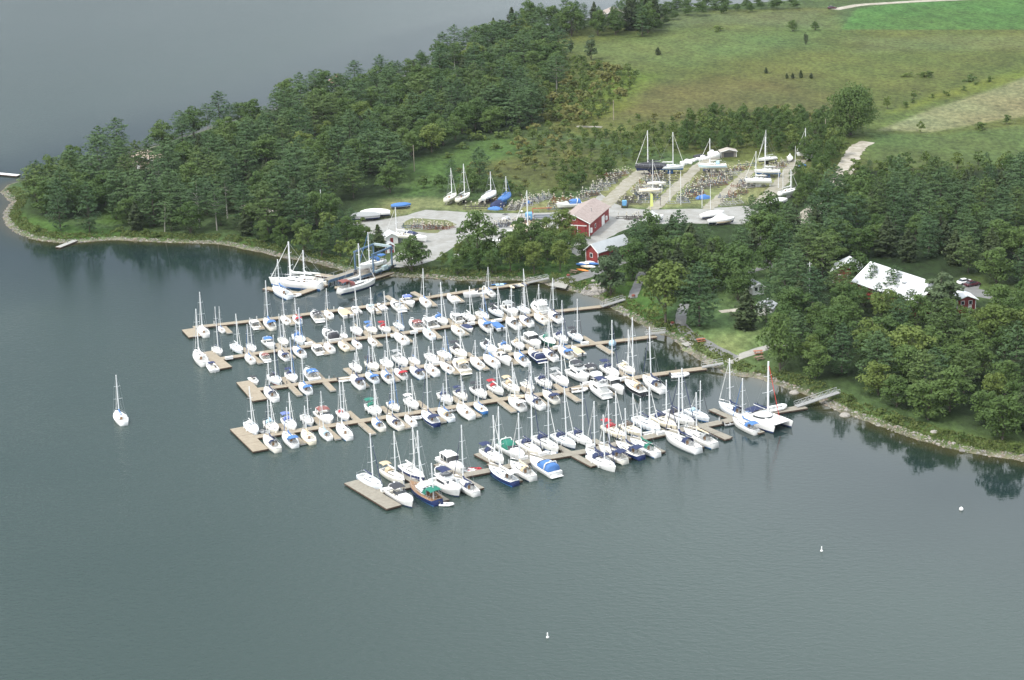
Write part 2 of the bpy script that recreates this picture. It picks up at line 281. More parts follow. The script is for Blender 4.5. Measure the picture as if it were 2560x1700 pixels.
# ------------------------------------------------------------------ lake
wm = bpy.data.materials.new('lake_water'); wm.use_nodes = True; n = wm.node_tree; b = n.nodes['Principled BSDF']
b.inputs['IOR'].default_value = 1.333; b.inputs['Roughness'].default_value = .10
at = n.nodes.new('ShaderNodeAttribute'); at.attribute_name = 'depth'
cr = n.nodes.new('ShaderNodeValToRGB'); cr.color_ramp.elements[0].color = (.045, .040, .016, 1); cr.color_ramp.elements[0].position = 0.0
cr.color_ramp.elements[1].color = (.012, .024, .024, 1); cr.color_ramp.elements[1].position = 1.0
e = cr.color_ramp.elements.new(.35); e.color = (.014, .024, .016, 1)
fa0 = n.nodes.new('ShaderNodeAttribute'); fa0.attribute_name = 'fetch'; dm = n.nodes.new('ShaderNodeMix'); dm.data_type = 'RGBA'; n.links.new(fa0.outputs['Fac'], dm.inputs['Factor']); n.links.new(cr.outputs[0], dm.inputs['A']); dm.inputs['B'].default_value = (.026, .044, .038, 1)
n.links.new(at.outputs['Fac'], cr.inputs[0]); n.links.new(dm.outputs['Result'], b.inputs['Base Color'])
geo = n.nodes.new('ShaderNodeNewGeometry'); mp = n.nodes.new('ShaderNodeMapping'); mp.inputs['Scale'].default_value = (1, 1.9, 1); mp.inputs['Rotation'].default_value = (0, 0, .35); n.links.new(geo.outputs['Position'], mp.inputs['Vector'])
w1 = noise(n, .55, 3, mp.outputs[0], .55); w2 = noise(n, .02, 3, geo.outputs['Position'], .5); w3 = noise(n, 1.6, 2, mp.outputs[0], .5)
am = n.nodes.new('ShaderNodeMapRange'); am.inputs['From Min'].default_value = .35; am.inputs['From Max'].default_value = .65; am.inputs['To Min'].default_value = .62; am.inputs['To Max'].default_value = 1.0; n.links.new(w2.outputs['Fac'], am.inputs[0])
ad = n.nodes.new('ShaderNodeMath'); ad.operation = 'MULTIPLY_ADD'; n.links.new(w3.outputs['Fac'], ad.inputs[0]); ad.inputs[1].default_value = .35; n.links.new(w1.outputs['Fac'], ad.inputs[2])
ml = n.nodes.new('ShaderNodeMath'); ml.operation = 'MULTIPLY'; n.links.new(ad.outputs[0], ml.inputs[0]); n.links.new(am.outputs[0], ml.inputs[1])
bp = n.nodes.new('ShaderNodeBump'); fa = n.nodes.new('ShaderNodeAttribute'); fa.attribute_name = 'fetch'; fm = n.nodes.new('ShaderNodeMapRange'); fm.inputs['To Min'].default_value = .05; fm.inputs['To Max'].default_value = .5; n.links.new(fa.outputs['Fac'], fm.inputs[0]); n.links.new(fm.outputs[0], bp.inputs['Strength'])
fr = n.nodes.new('ShaderNodeMapRange'); fr.inputs['To Min'].default_value = .03; fr.inputs['To Max'].default_value = .14; n.links.new(fa.outputs['Fac'], fr.inputs[0]); n.links.new(fr.outputs[0], b.inputs['Roughness'])
bp.inputs['Distance'].default_value = .26; n.links.new(ml.outputs[0], bp.inputs['Height']); n.links.new(bp.outputs[0], b.inputs['Normal'])
xs = axis(-260, 340, 4.0, -6000, 6000); ys = axis(300, 1000, 4.0, -1000, 9000)
me, gx, gy, gsd = gridmesh('water', xs, ys, lambda x, y, sd: 0 * x, wm)
a = me.attributes.new('depth', 'FLOAT', 'POINT'); a.data.foreach_set('value', np.clip(-gsd / 14, 0, 1).astype(np.float32))
a = me.attributes.new('fetch', 'FLOAT', 'POINT'); a.data.foreach_set('value', np.clip((-gsd - 18) / 60 + .15 * wob(gx, gy, .03), 0, 1).astype(np.float32))
tag(part('water', me), kind='structure')

# ------------------------------------------------------------------ gravel, roads, paths
def dense(P, step=2.5, jit=.35):
    out = []
    for i in range(len(P)):
        a = Vector(P[i]); c = Vector(P[(i + 1) % len(P)]); k = max(1, int((c - a).length / step))
        for j in range(k):
            q = a.lerp(c, j / k); out.append((q.x + random.uniform(-jit, jit), q.y + random.uniform(-jit, jit)))
    return out
def sheet(name, poly, m, dz=.03, jit=.5, z0=1.5):
    P = dense([tuple(un(a, c, z0).xy) for a, c in poly], jit=jit)
    me = newmesh(name, [(x, y, z0 + dz) for x, y in P], [tuple(range(len(P)))], [m])
    return tag(part(name, me), kind='structure')
def ribbon(name, pts, width, m, dz=.05, jit=.12):
    W = [gp(a, c) for a, c in pts]; C = []
    for a, c in zip(W[:-1], W[1:]):
        k = max(1, int((c - a).length / 1.5))
        C += [a.lerp(c, j / k) for j in range(k)]
    C.append(W[-1])
    for _ in range(6): C = [C[0]] + [(C[i - 1] + C[i] * 2 + C[i + 1]) / 4 for i in range(1, len(C) - 1)] + [C[-1]]
    V = []; F = []
    for i, c in enumerate(C):
        d = (C[min(i + 1, len(C) - 1)] - C[max(i - 1, 0)]); d.z = 0; d.normalize(); s = Vector((-d.y, d.x, 0)); wd = width / 2
        for k in (-1, -.5, 0, .5, 1):
            q = c + s * (wd * k + (random.uniform(-jit, jit) if abs(k) == 1 else 0)); V.append((q.x, q.y, hgt(q.x, q.y) + dz + .02 * (1 - abs(k))))
        if i:
            for k in range(4): o = (i - 1) * 5 + k; F.append((o, o + 1, o + 6, o + 5))
    return tag(part(name, newmesh(name, V, F, [m])), kind='structure')
GRAVEL = mat('gravel', (.275, .275, .26), .95, scale=.35, col2=(.215, .21, .19), bump=.4, bscale=3)
LANE = mat('lane_gravel', (.27, .255, .215), .95, scale=.5, col2=(.20, .185, .13), bump=.4, bscale=3)
ASPH = mat('old_asphalt', (.16, .16, .155), .9, scale=.6, col2=(.12, .12, .115))
DIRT = mat('pale_dirt', (.36, .33, .28), .95, scale=.4, col2=(.22, .20, .15), bump=.5, bscale=2)
CONC = mat('concrete', (.30, .29, .26), .85, .2, 1)
sheet('gravel_yard', [(862, 552), (950, 550), (1020, 538), (1060, 524), (1190, 532), (1300, 534), (1395, 530), (1480, 520), (1500, 480), (1530, 503), (1560, 521), (1620, 524), (1760, 522), (1890, 513), (1905, 540), (1870, 560), (1720, 558), (1600, 562), (1555, 577), (1510, 602),
                      (1480, 627), (1440, 640), (1400, 612), (1330, 612), (1235, 607), (1170, 592), (1130, 622), (1085, 652), (1040, 664), (1000, 668), (975, 668), (965, 660), (985, 640), (1010, 625), (1045, 600), (1040, 592), (960, 592), (900, 580), (870, 572)], GRAVEL)
sheet('grass_island', [(1005, 560), (1030, 546), (1120, 550), (1142, 562), (1092, 584), (1012, 577)], mat('island_grass', (.13, .13, .06), .95, scale=.5, col2=(.09, .11, .035)), dz=.05)
for pts, wd in ([[(1505, 520), (1545, 480), (1585, 445), (1610, 425)], 5], [[(1632, 524), (1690, 470), (1754, 407), (1790, 395)], 4], [[(1768, 524), (1820, 478), (1878, 426)], 4], [[(1890, 520), (1945, 465), (1992, 408), (2000, 400)], 5]):
    ribbon('yard_lane', pts, wd, LANE, dz=.07, jit=.4)
ribbon('dirt_road', [(2172, 355), (2150, 362), (2132, 385), (2114, 425), (2100, 450), (2060, 500), (2000, 560)], 6, DIRT, jit=.5)
ribbon('gravel_road', [(2085, 24), (2150, 12), (2300, 3), (2450, -4)], 6, DIRT)
ribbon('footpath', [(1380, 712), (1440, 701), (1480, 683), (1512, 668), (1560, 650)], 5, ASPH)
ribbon('footpath', [(1606, 680), (1599, 700), (1588, 725), (1580, 746)], 2.6, ASPH)
ribbon('footpath', [(1712, 760), (1704, 781), (1700, 812), (1707, 826), (1736, 845), (1782, 870), (1838, 898)], 2.8, ASPH)
ribbon('footpath', [(1820, 910), (1851, 893), (1902, 872), (1960, 860)], 3.2, CONC)
ribbon('footpath', [(1800, 780), (1850, 774), (1900, 766)], 2.4, DIRT)
ribbon('footpath', [(1850, 690), (1885, 675), (1930, 664)], 2.6, ASPH)
ribbon('gravel_road', [(1880, 560), (1900, 590), (1900, 640), (1920, 670)], 3.4, ASPH)
ribbon('gravel_road', [(1442, 316), (1470, 317), (1505, 318)], 2.6, LANE)
ribbon('gravel_road', [(590, 514), (640, 522), (680, 530)], 4, DIRT)
sheet('parking_lot', [(2393, 708), (2410, 700), (2450, 708), (2448, 722), (2540, 745), (2530, 756), (2440, 742), (2400, 735)], ASPH, jit=.2)
sheet('boat_ramp', [(1372, 713), (1400, 700), (1425, 706), (1413, 722)], CONC, z0=.9, jit=.1)
# ------------------------------------------------------------------ vegetation
def leafmat(name, dark, light, hue=.0):
    m = bpy.data.materials.new(name); m.use_nodes = True; n = m.node_tree; b = n.nodes['Principled BSDF']; out = n.nodes['Material Output']
    b.inputs['Roughness'].default_value = .75; b.inputs['Specular IOR Level'].default_value = .25
    oi = n.nodes.new('ShaderNodeObjectInfo'); tc = n.nodes.new('ShaderNodeTexCoord'); q = noise(n, .45, 3, tc.outputs['Object'], .6)
    ad = n.nodes.new('ShaderNodeMath'); ad.operation = 'MULTIPLY_ADD'; n.links.new(oi.outputs['Random'], ad.inputs[0]); ad.inputs[1].default_value = .75
    sb = n.nodes.new('ShaderNodeMath'); sb.operation = 'SUBTRACT'; n.links.new(q.outputs['Fac'], sb.inputs[0]); sb.inputs[1].default_value = .38; n.links.new(sb.outputs[0], ad.inputs[2])
    cr = n.nodes.new('ShaderNodeValToRGB'); cr.color_ramp.elements[0].color = (*dark, 1); cr.color_ramp.elements[1].color = (*light, 1); n.links.new(ad.outputs[0], cr.inputs[0])
    n.links.new(cr.outputs[0], b.inputs['Base Color'])
    tr = n.nodes.new('ShaderNodeBsdfTranslucent'); n.links.new(cr.outputs[0], tr.inputs['Color']); mx = n.nodes.new('ShaderNodeMixShader'); mx.inputs[0].default_value = .28
    n.links.new(b.outputs[0], mx.inputs[1]); n.links.new(tr.outputs[0], mx.inputs[2]); n.links.new(mx.outputs[0], out.inputs['Surface'])
    return m
L_PINE = leafmat('pine_needles', (.042, .084, .034), (.084, .138, .050))
L_PINE2 = leafmat('pine_needles_yellow', (.056, .094, .028), (.100, .148, .044))
L_CEDAR = leafmat('cedar_scales', (.042, .062, .026), (.066, .092, .036))
L_DEC = leafmat('broad_leaves', (.052, .098, .026), (.100, .155, .042))
L_LIGHT = leafmat('pale_leaves', (.085, .130, .030), (.140, .185, .045))
L_POP = leafmat('poplar_leaves', (.070, .110, .052), (.110, .150, .070))
L_SHRUB = leafmat('shrub_leaves', (.070, .115, .030), (.135, .180, .045))
L_RUST = leafmat('meadow_shrub_leaves', (.130, .150, .045), (.190, .185, .060))
BARK = mat('bark', (.12, .10, .08), .95, .4, 2); BARKP = mat('pale_bark', (.36, .34, .30), .9, .3, 2)
def quads(name, c, nrm, size, m, asp=(.6, 1.1)):
    c = np.asarray(c); nrm = np.asarray(nrm, float); N = len(c); nrm /= np.linalg.norm(nrm, axis=1)[:, None] + 1e-9
    r = RNG.normal(size=(N, 3)); t = np.cross(nrm, r); t /= np.linalg.norm(t, axis=1)[:, None] + 1e-9; s = np.cross(nrm, t)
    a = (size * RNG.uniform(.6, 1.15, N))[:, None] if np.ndim(size) == 0 else (size * RNG.uniform(.7, 1.1, N))[:, None]; bb = a * RNG.uniform(*asp, N)[:, None]
    ben = nrm * a * RNG.uniform(-.25, .25, N)[:, None]
    V = np.stack([c - t * a * .5, c - s * bb * .5 + ben, c + t * a * .5, c + s * bb * .5 + ben], 1).reshape(-1, 3)
    me = bpy.data.meshes.new(name); me.vertices.add(len(V)); me.vertices.foreach_set('co', V.astype(np.float32).ravel())
    me.loops.add(4 * N); me.loops.foreach_set('vertex_index', np.arange(4 * N, dtype=np.int32)); me.polygons.add(N)
    me.polygons.foreach_set('loop_start', np.arange(0, 4 * N, 4, dtype=np.int32)); me.polygons.foreach_set('loop_total', np.full(N, 4, dtype=np.int32))
    me.update(calc_edges=True); me.materials.append(m); return me
def pine_pts(H=16, R=5.0, z0=.10, lv=15, seed=0, shape=.42, dens=1.0):
    g = np.random.default_rng(seed); c = []; nn = []; limbs = []
    for i in range(lv):
        u = i / (lv - 1); z = H * (z0 + (1 - z0) * (u ** .92)) - .3
        prof = (min(1, .55 + 2.2 * u) if u < .25 else (1 - (u - .25) / .75) ** shape)
        k = int(g.integers(4, 7)) if u < .9 else 4; a0 = g.uniform(0, 2 * PI)
        for j in range(k):
            L = R * max(prof, .10) * g.uniform(.55, 1.15); an = a0 + 2 * PI * j / k + g.uniform(-.35, .35); rise = g.uniform(-.02, .22) + .25 * u
            d = np.array([math.cos(an), math.sin(an)]); s = np.array([-d[1], d[0]])
            m = max(5, int(dens * 27 * (L / R) + 4)); t = np.sqrt(g.uniform(.05, 1, m)); lat = g.normal(size=m) * .24 * L * (1.1 - .45 * t)
            xy = d[None] * (t * L)[:, None] + s[None] * lat[:, None]
            zz_ = z + rise * t * L - .10 * np.abs(lat) + g.normal(size=m) * .16
            c.append(np.column_stack([xy, zz_])); nn.append(np.column_stack([d[0] * .5 + g.normal(size=m) * .3, d[1] * .5 + g.normal(size=m) * .3, np.full(m, .9)]))
            if j % 2 == 0: limbs.append(((0, 0, z - .2), (d[0] * L * .8, d[1] * L * .8, z + rise * L * .8 - .1)))
    return np.vstack(c), np.vstack(nn), limbs
def blob_pts(H=14, R=5.2, z0=.04, lobes=38, seed=0, per=72, flat=1.0, top=1.0, col=False):
    g = np.random.default_rng(seed); c = []; nn = []; limbs = []; cz = H * (z0 + (1 - z0) * .5); hz = H * (1 - z0) * .5
    for i in range(lobes):
        v = g.normal(size=3); v /= np.linalg.norm(v); rr = g.uniform(.45, .88) if i > 3 else .2
        tz = v[2] * rr; w_ = (1 - .35 * max(0, tz) * top); p = np.array([v[0] * rr * R * w_, v[1] * rr * R * w_, cz + tz * hz])
        r = g.uniform(.20, .36) * min(R, hz * 1.2) * (1.15 if i <= 3 else 1)
        q = g.normal(size=(per, 3)); q /= np.linalg.norm(q, axis=1)[:, None]; q[:, 2] = np.where(q[:, 2] < -.35, -q[:, 2], q[:, 2])
        pos = p + q * np.array([1, 1, .8 * flat]) * r * g.uniform(.72, 1.08, per)[:, None]
        c.append(pos); nn.append(q + g.normal(size=(per, 3)) * .45 + [0, 0, .25])
        if i % 3 == 0: limbs.append(((0, 0, max(H * z0 * .8, p[2] - hz * .9)), tuple(p)))
    return np.vstack(c), np.vstack(nn), limbs
def trunkmesh(name, H, r, limbs, m, lean=.0):
    mb = MB(); pts = [(lean * H * t * t, 0, H * t - .4) for t in (0, .3, .6, .95)]
    for i in range(3): mb.bar(pts[i], pts[i + 1], r * (1 - .3 * i), 6, 0, r * (.7 - .3 * i))
    for a, b_ in limbs[:14]: mb.bar(a, b_, r * .35, 4, 0, r * .12)
    return mb.mesh(name, [m])
TREES = {}
def addproto(kind, gen, size, m, H, r, barkm, n=4, asp=(.6, 1.1), **kw):
    L = []
    for i in range(n):
        c, nn, limbs = gen(H=H, seed=hash(kind) % 1 + i * 7 + len(TREES) * 31, **kw)
        L.append((quads(kind + '_crown', c, nn, size, m, asp), trunkmesh(kind + '_trunk', H, r, limbs, barkm)))
    TREES[kind] = (L, H)
addproto('pine_tree', pine_pts, .78, L_PINE, 16, .26, BARK, 6, asp=(.45, .9))
addproto('pale_pine_tree', pine_pts, .72, L_PINE2, 15, .22, BARK, 3, asp=(.45, .9), z0=.22, R=4.6)
addproto('tall_pine_tree', pine_pts, .72, L_PINE, 18, .25, BARKP, 3, asp=(.45, .9), z0=.42, R=4.2, lv=11, shape=.4)
addproto('broadleaf_tree', blob_pts, .62, L_DEC, 13, .24, BARK, 5)
addproto('pale_broadleaf_tree', blob_pts, .62, L_LIGHT, 12, .2, BARK, 2, lobes=26)
addproto('oak_tree', blob_pts, .8, L_DEC, 19, .5, BARK, 1, R=12, z0=.0, lobes=120, per=80)
addproto('poplar_tree', blob_pts, .7, L_POP, 15, .24, BARK, 2, R=4.2, z0=.02, lobes=46, top=.6)
addproto('cedar_tree', pine_pts, .6, L_CEDAR, 9, .16, BARK, 3, asp=(.6, 1.1), z0=.03, R=2.6, lv=20, shape=.85, dens=1.1)
addproto('young_tree', blob_pts, .5, L_SHRUB, 5, .09, BARK, 4, R=2.1, z0=-.05, lobes=16, per=34)
addproto('shrub', blob_pts, .42, L_SHRUB, 2.4, .06, BARK, 3, R=1.8, z0=-.2, lobes=12, per=30)
addproto('meadow_shrub', blob_pts, .36, L_RUST, 1.8, .05, BARK, 2, R=1.3, z0=-.2, lobes=9, per=24)
PLANTED = []; COUNT = {}
def tree(kind, p, h, label, cat, group=None, wide=1.0, rz=None):
    base = {'tall_pine_tree': 'pine_tree', 'pale_pine_tree': 'pine_tree', 'pale_broadleaf_tree': 'broadleaf_tree', 'oak_tree': 'broadleaf_tree', 'meadow_shrub': 'shrub'}.get(kind, kind)
    L, H = TREES[kind]; cm, tm = random.choice(L); s = h / H
    o = empty(base, (p.x, p.y, p.z - .05), random.uniform(0, 6.28) if rz is None else rz, (s * wide, s * wide, s)); tag(o, label, cat, group)
    part('crown', cm, o); part('trunk', tm, o); PLANTED.append((p.x, p.y)); COUNT[base] = COUNT.get(base, 0) + 1
    return o
def scatter(poly, spacing, z0=1.5, avoid=(), keep=1.0, tries=30, shore=3.0, seed=1):
    g = random.Random(seed); P = np.array([(un(a, b, z0).x, un(a, b, z0).y) for a, b in poly]); x0, y0 = P.min(0); x1, y1 = P.max(0)
    n = int((x1 - x0) * (y1 - y0) / (spacing * spacing) * 4); xs_ = [g.uniform(x0, x1) for _ in range(n)]; ys_ = [g.uniform(y0, y1) for _ in range(n)]
    ok = (polysd(P, xs_, ys_) > 0) & (shore_sd(xs_, ys_) > shore)
    for A in avoid:
        Q = np.array([(un(a, b, z0).x, un(a, b, z0).y) for a, b in A]); ok &= polysd(Q, xs_, ys_) < 0
    out = []; cell = {}
    for px in PLANTED: cell.setdefault((int(px[0] // 20), int(px[1] // 20)), []).append(px)
    for x, y, k in zip(xs_, ys_, ok):
        if not k: continue
        i, j = int(x // 20), int(y // 20); bad = False
        for a in (i - 1, i, i + 1):
            for b_ in (j - 1, j, j + 1):
                for q in cell.get((a, b_), ()):
                    if (q[0] - x) ** 2 + (q[1] - y) ** 2 < spacing * spacing: bad = True; break
                if bad: break
            if bad: break
        if bad: continue
        cell.setdefault((i, j), []).append((x, y)); out.append(Vector((x, y, hgt(x, y) if False else 1.5)))
    if out:
        h = hfun(shore_sd([q.x for q in out], [q.y for q in out]))
        for q, hh in zip(out, h): q.z = float(hh)
    return out
# single trees one can point to: kind, base px, crown-top row, label, category, width
SOLO = [
 ('oak_tree', 2128, 338, 214, 'huge round dark oak at the top of the pale dirt road beside the meadow', 'tree', .92),
 ('poplar_tree', 1527, 742, 605, 'upright grey-green poplar beside the small cove, in front of the low red shed', 'tree', 1.15),
 ('pale_broadleaf_tree', 1664, 812, 645, 'large willowy pale green tree by the shore path above the cove', 'tree', 1.15),
 ('pine_tree', 1748, 815, 655, 'big pine spreading over the lawn left of the cone-shaped cedar', 'tree', 1.25),
 ('cedar_tree', 1866, 822, 722, 'dark cone-shaped cedar standing at the top of the mown lawn', 'tree', 1.35),
 ('pine_tree', 1590, 668, 548, 'tall layered pine just right of the low red shed', 'tree', 1.0),
 ('cedar_tree', 947, 628, 560, 'pointed cedar between the boat lift and the gravel yard', 'tree', 1.15),
 ('broadleaf_tree', 1195, 660, 518, 'tall dark broadleaf tree alone between the gravel yard and the shore bushes', 'tree', .95),
 ('broadleaf_tree', 1030, 690, 585, 'bright green tree right of the boat lift slipway', 'tree', 1.15),
 ('pine_tree', 152, 576, 450, 'shore pine nearest the tip of the wooded headland', 'tree', .95),
 ('pine_tree', 225, 582, 455, 'shore pine right above the small wooden jetty on the headland', 'tree', .9),
 ('cedar_tree', 1645, 137, 117, 'small round tree alone in the meadow beyond the bushes', 'tree', 1.6),
 ('shrub', 1796, 78, 62, 'lone round bush in the upper meadow left of the bright green field', 'bush', 1.6),
 ('broadleaf_tree', 1982, 78, 48, 'dark round tree at the upper meadow left of the bright field corner', 'tree', 1.3),
 ('broadleaf_tree', 2038, 76, 52, 'smaller round tree beside the corner of the bright green field', 'tree', 1.4),
 ('poplar_tree', 2014, 112, 76, 'thin pale tree in the upper meadow below the round trees', 'tree', .7),
 ('cedar_tree', 1915, 183, 167, 'small dark cedar in mid meadow, standing apart to the left', 'tree', 1.2),
 ('cedar_tree', 1967, 196, 182, 'leftmost dark cedar of the little row in mid meadow', 'tree', 1.2),
 ('cedar_tree', 1982, 196, 181, 'second dark cedar of the little row in mid meadow', 'tree', 1.3),
 ('cedar_tree', 2002, 195, 173, 'tallest dark cedar of the little row in mid meadow', 'tree', 1.0),
 ('cedar_tree', 2028, 196, 181, 'rightmost dark cedar of the little row in mid meadow', 'tree', 1.4),
 ('shrub', 2268, 192, 177, 'round bush at left of the three at the right side of the meadow', 'bush', 1.5),
 ('shrub', 2304, 192, 178, 'round bush in the middle of the three right in the meadow', 'bush', 1.5),
 ('shrub', 2324, 192, 175, 'round bush at right of the three right in the meadow', 'bush', 1.5),
 ('shrub', 2425, 202, 184, 'dark bush on the meadow edge above the yellow strip', 'bush', 1.7),
 ('young_tree', 2284, 248, 222, 'thin young tree on the field boundary right of the big oak', 'tree', .9),
 ('young_tree', 2218, 272, 235, 'slim pale young tree just right of the big oak', 'tree', .8),
 ('young_tree', 2302, 332, 302, 'slim young tree on the lower field edge', 'tree', .9),
 ('shrub', 2452, 324, 303, 'dark bush on the lower field edge', 'bush', 1.4),
 ('young_tree', 2515, 310, 282, 'pale young tree on the lower field edge near the right border', 'tree', 1.1),
 ('poplar_tree', 1427, 132, 92, 'narrow grey-green tree at the meadow corner beside the wood', 'tree', .8),
 ('poplar_tree', 1478, 150, 82, 'taller bluish narrow tree at the meadow corner beside the wood', 'tree', .9),
 ('broadleaf_tree', 1350, 130, 55, 'large bright green rounded tree at the inner edge of the headland wood', 'tree', 1.5),
 ('broadleaf_tree', 1260, 285, 196, 'bright green broad tree on the landward edge of the headland wood', 'tree', 1.2),
 ('pine_tree', 1915, 805, 690, 'pine in front of the pale-roofed pavilion at the lawn edge', 'pine', .85),
 ('broadleaf_tree', 1845, 752, 665, 'dark broad tree hiding the little pump hut above the lawn', 'tree', 1.1),
 ('pine_tree', 2180, 742, 655, 'pine standing between the pointed gable and the long white roof', 'pine', .9),
 ('pine_tree', 1880, 590, 488, 'dark rounded tree by the asphalt road at the yard corner', 'tree', 1.0),
 ('pine_tree', 2195, 778, 706, 'pine rising in front of the left half of the long white roof', 'pine', 1.1),
 ('broadleaf_tree', 2235, 790, 728, 'broad tree against the middle of the long white roof front', 'tree', 1.3),
 ('pale_pine_tree', 2275, 800, 722, 'yellowish pine against the right half of the long white roof', 'pine', 1.2),
 ('broadleaf_tree', 2160, 765, 712, 'leafy tree at the lower left corner of the long white roof', 'tree', 1.3),
 ('broadleaf_tree', 2375, 812, 742, 'leafy tree directly in front of the small red annex', 'tree', 1.1),
 ('pine_tree', 2085, 722, 668, 'pine covering the left side of the pointed white gable', 'pine', 1.2),
 ('broadleaf_tree', 2420, 822, 764, 'leafy tree right of the small red annex', 'tree', 1.1),
 ('poplar_tree', 2350, 792, 668, 'grey-green tree in front of the right end of the long white roof', 'tree', 1.6),
 ('broadleaf_tree', 1950, 930, 770, 'waterside tree at the left corner of the right-hand wood, beside the lawn', 'tree', .85),
]
for kind, x, y, yt, lab, cat, wd in SOLO:
    p = gp(x, y); tree(kind, p, zheight(p, yt), lab, cat, wide=wd)
GAPS = [[(840, 510), (1010, 500), (1010, 545), (840, 552)], [(590, 505), (690, 520), (690, 545), (600, 535)], [(1490, 30), (1555, 30), (1545, 72), (1500, 72)], [(310, 390), (420, 385), (430, 430), (300, 440)],
        [(1950, 560), (2100, 560), (2100, 490), (2030, 470), (1990, 460)], [(1440, 20), (1480, 20), (1500, 60), (1450, 66)]]
BLD = [[(1750, 760), (1900, 745), (1935, 790), (1900, 880), (1850, 905), (1700, 830)], [(2385, 690), (2490, 700), (2500, 840), (2385, 850)], [(2080, 650), (2330, 655), (2560, 735), (2560, 800), (2350, 815), (2180, 720), (2070, 690)], [(2000, 560), (2190, 360), (2130, 345), (1970, 570)], [(2090, 470), (2150, 430), (2200, 350), (2120, 360), (2060, 470)]]
# headland wood
F1 = [(45, 522), (60, 480), (140, 452), (400, 366), (585, 306), (845, 236), (1020, 191), (1140, 137), (1250, 97), (1345, 92), (1400, 130), (1400, 230), (1330, 315), (1200, 345), (1060, 392), (1000, 425), (1000, 480), (920, 512), (850, 545), (830, 560), (700, 600), (620, 592), (540, 580), (420, 578), (330, 572), (240, 545), (150, 545), (90, 562)]
g = random.Random(5)
pts = scatter(F1, 7.6, avoid=GAPS, seed=2, shore=5)
pts.sort(key=lambda p: p.y)
HL = [(['dark green pine in the front rows of the headland wood, facing the bay', 'dark green pine deep in the headland wood', 'dark green pine along the back of the headland wood against the open lake'], 'pine', 'pines of the headland wood'),
      (['green broadleaf tree in the front rows of the headland wood', 'green broadleaf tree deep among the pines of the headland wood', 'green broadleaf tree at the back of the headland wood'], 'broadleaf tree', 'broadleaf trees of the headland wood')]
NF1 = len(pts)
for i, p in enumerate(pts):
    q = pr(p); u = i / len(pts); z3_ = 0 if u < .35 else (1 if u < .75 else 2)
    sdv = p.y; r = g.random(); inland = q[0] > 900
    if r < (.48 if inland else .30): tree('broadleaf_tree' if g.random() < .93 else 'pale_broadleaf_tree', p, g.uniform(8, 13), HL[1][0][z3_], 'tree', HL[1][2], wide=g.uniform(1.1, 1.4))
    elif r < (.54 if inland else .37): tree('cedar_tree', p, g.uniform(6, 11), 'olive cedar filling a gap in the headland wood', 'tree', 'cedars of the headland wood', wide=g.uniform(.9, 1.2))
    else:
        k = 'pine_tree' if g.random() < .72 else ('tall_pine_tree' if z3_ == 2 or g.random() < .4 else 'pale_pine_tree')
        tree(k, p, g.uniform(10.5, 17), HL[0][0][z3_], 'pine', HL[0][2] + (', front' if z3_ == 0 else ', middle' if z3_ == 1 else ', back'), wide=g.uniform(1.15, 1.5))
for p in scatter([(235, 552), (330, 574), (430, 584), (540, 588), (620, 596), (625, 560), (540, 555), (420, 550), (330, 540)], 6.2, seed=3, shore=4, avoid=GAPS):
    tree(g.choice(['pine_tree', 'broadleaf_tree', 'cedar_tree', 'pine_tree']), p, g.uniform(7, 12), 'low-branched tree at the very front of the headland wood', 'tree', 'front edge trees of the headland wood', wide=1.25)
# far wood at the top
F2 = [(1180, 100), (1250, 92), (1380, 68), (1450, 56), (1500, 44), (1600, 32), (1750, 22), (1985, 8), (1990, 22), (1880, 30), (1700, 45), (1690, 62), (1673, 60), (1640, 86), (1599, 93), (1540, 92), (1492, 90), (1400, 96), (1345, 95), (1250, 102)]
for p in scatter(F2, 6.6, avoid=GAPS, seed=4, shore=3):
    q = pr(p)
    if q[0] < 1640: tree(g.choice(['pine_tree', 'cedar_tree', 'broadleaf_tree']), p, g.uniform(10, 17), 'dark tree of the far wood around the lakeside cottage', 'tree', 'trees of the far wood at the lake')
    elif g.random() < .75: tree('broadleaf_tree', p, g.uniform(4, 8), 'low tree of the far strip between meadow and lake', 'tree', 'trees of the far shore strip', wide=1.4)
# young growth between the meadow and the yard
F3a = [(1345, 180), (1440, 160), (1560, 178), (1600, 195), (1530, 270), (1500, 300), (1420, 310), (1330, 300)]
for p in scatter(F3a, 4.0, seed=6):
    tree('young_tree' if g.random() < .7 else 'meadow_shrub', p, g.uniform(2.5, 6), 'yellowish bush in the overgrown corner between wood and meadow', 'bush', 'bushes of the overgrown corner', wide=1.1)
F3 = [(1480, 340), (1700, 322), (1780, 305), (2060, 300), (2085, 345), (2110, 370), (2080, 420), (2050, 460), (2030, 425), (2000, 392), (1940, 384), (1820, 386), (1790, 388), (1690, 385), (1620, 405), (1540, 415), (1490, 450), (1450, 460), (1400, 480), (1390, 440), (1450, 400), (1400, 380)]
for p in scatter(F3, 3.9, seed=8):
    q = pr(p); big = q[0] > 1700
    if big: tree('broadleaf_tree' if g.random() < .6 else 'young_tree', p, g.uniform(4.5, 8.5), 'small tree in the green belt behind the right half of the storage yard', 'tree', 'small trees behind the storage yard', wide=.9)
    else: tree('young_tree', p, g.uniform(2.5, 5), 'bush in the thicket behind the left half of the storage yard', 'bush', 'bushes behind the storage yard', wide=1.1)
for p in scatter([(1290, 340), (1400, 305), (1500, 322), (1500, 350), (1440, 400), (1400, 440), (1330, 430), (1290, 400)], 5.0, seed=26):
    tree('young_tree' if g.random() < .6 else 'meadow_shrub', p, g.uniform(2, 4.5), 'yellow-green bush on the rough slope left of the storage yard', 'bush', 'bushes left of the storage yard', wide=1.2)
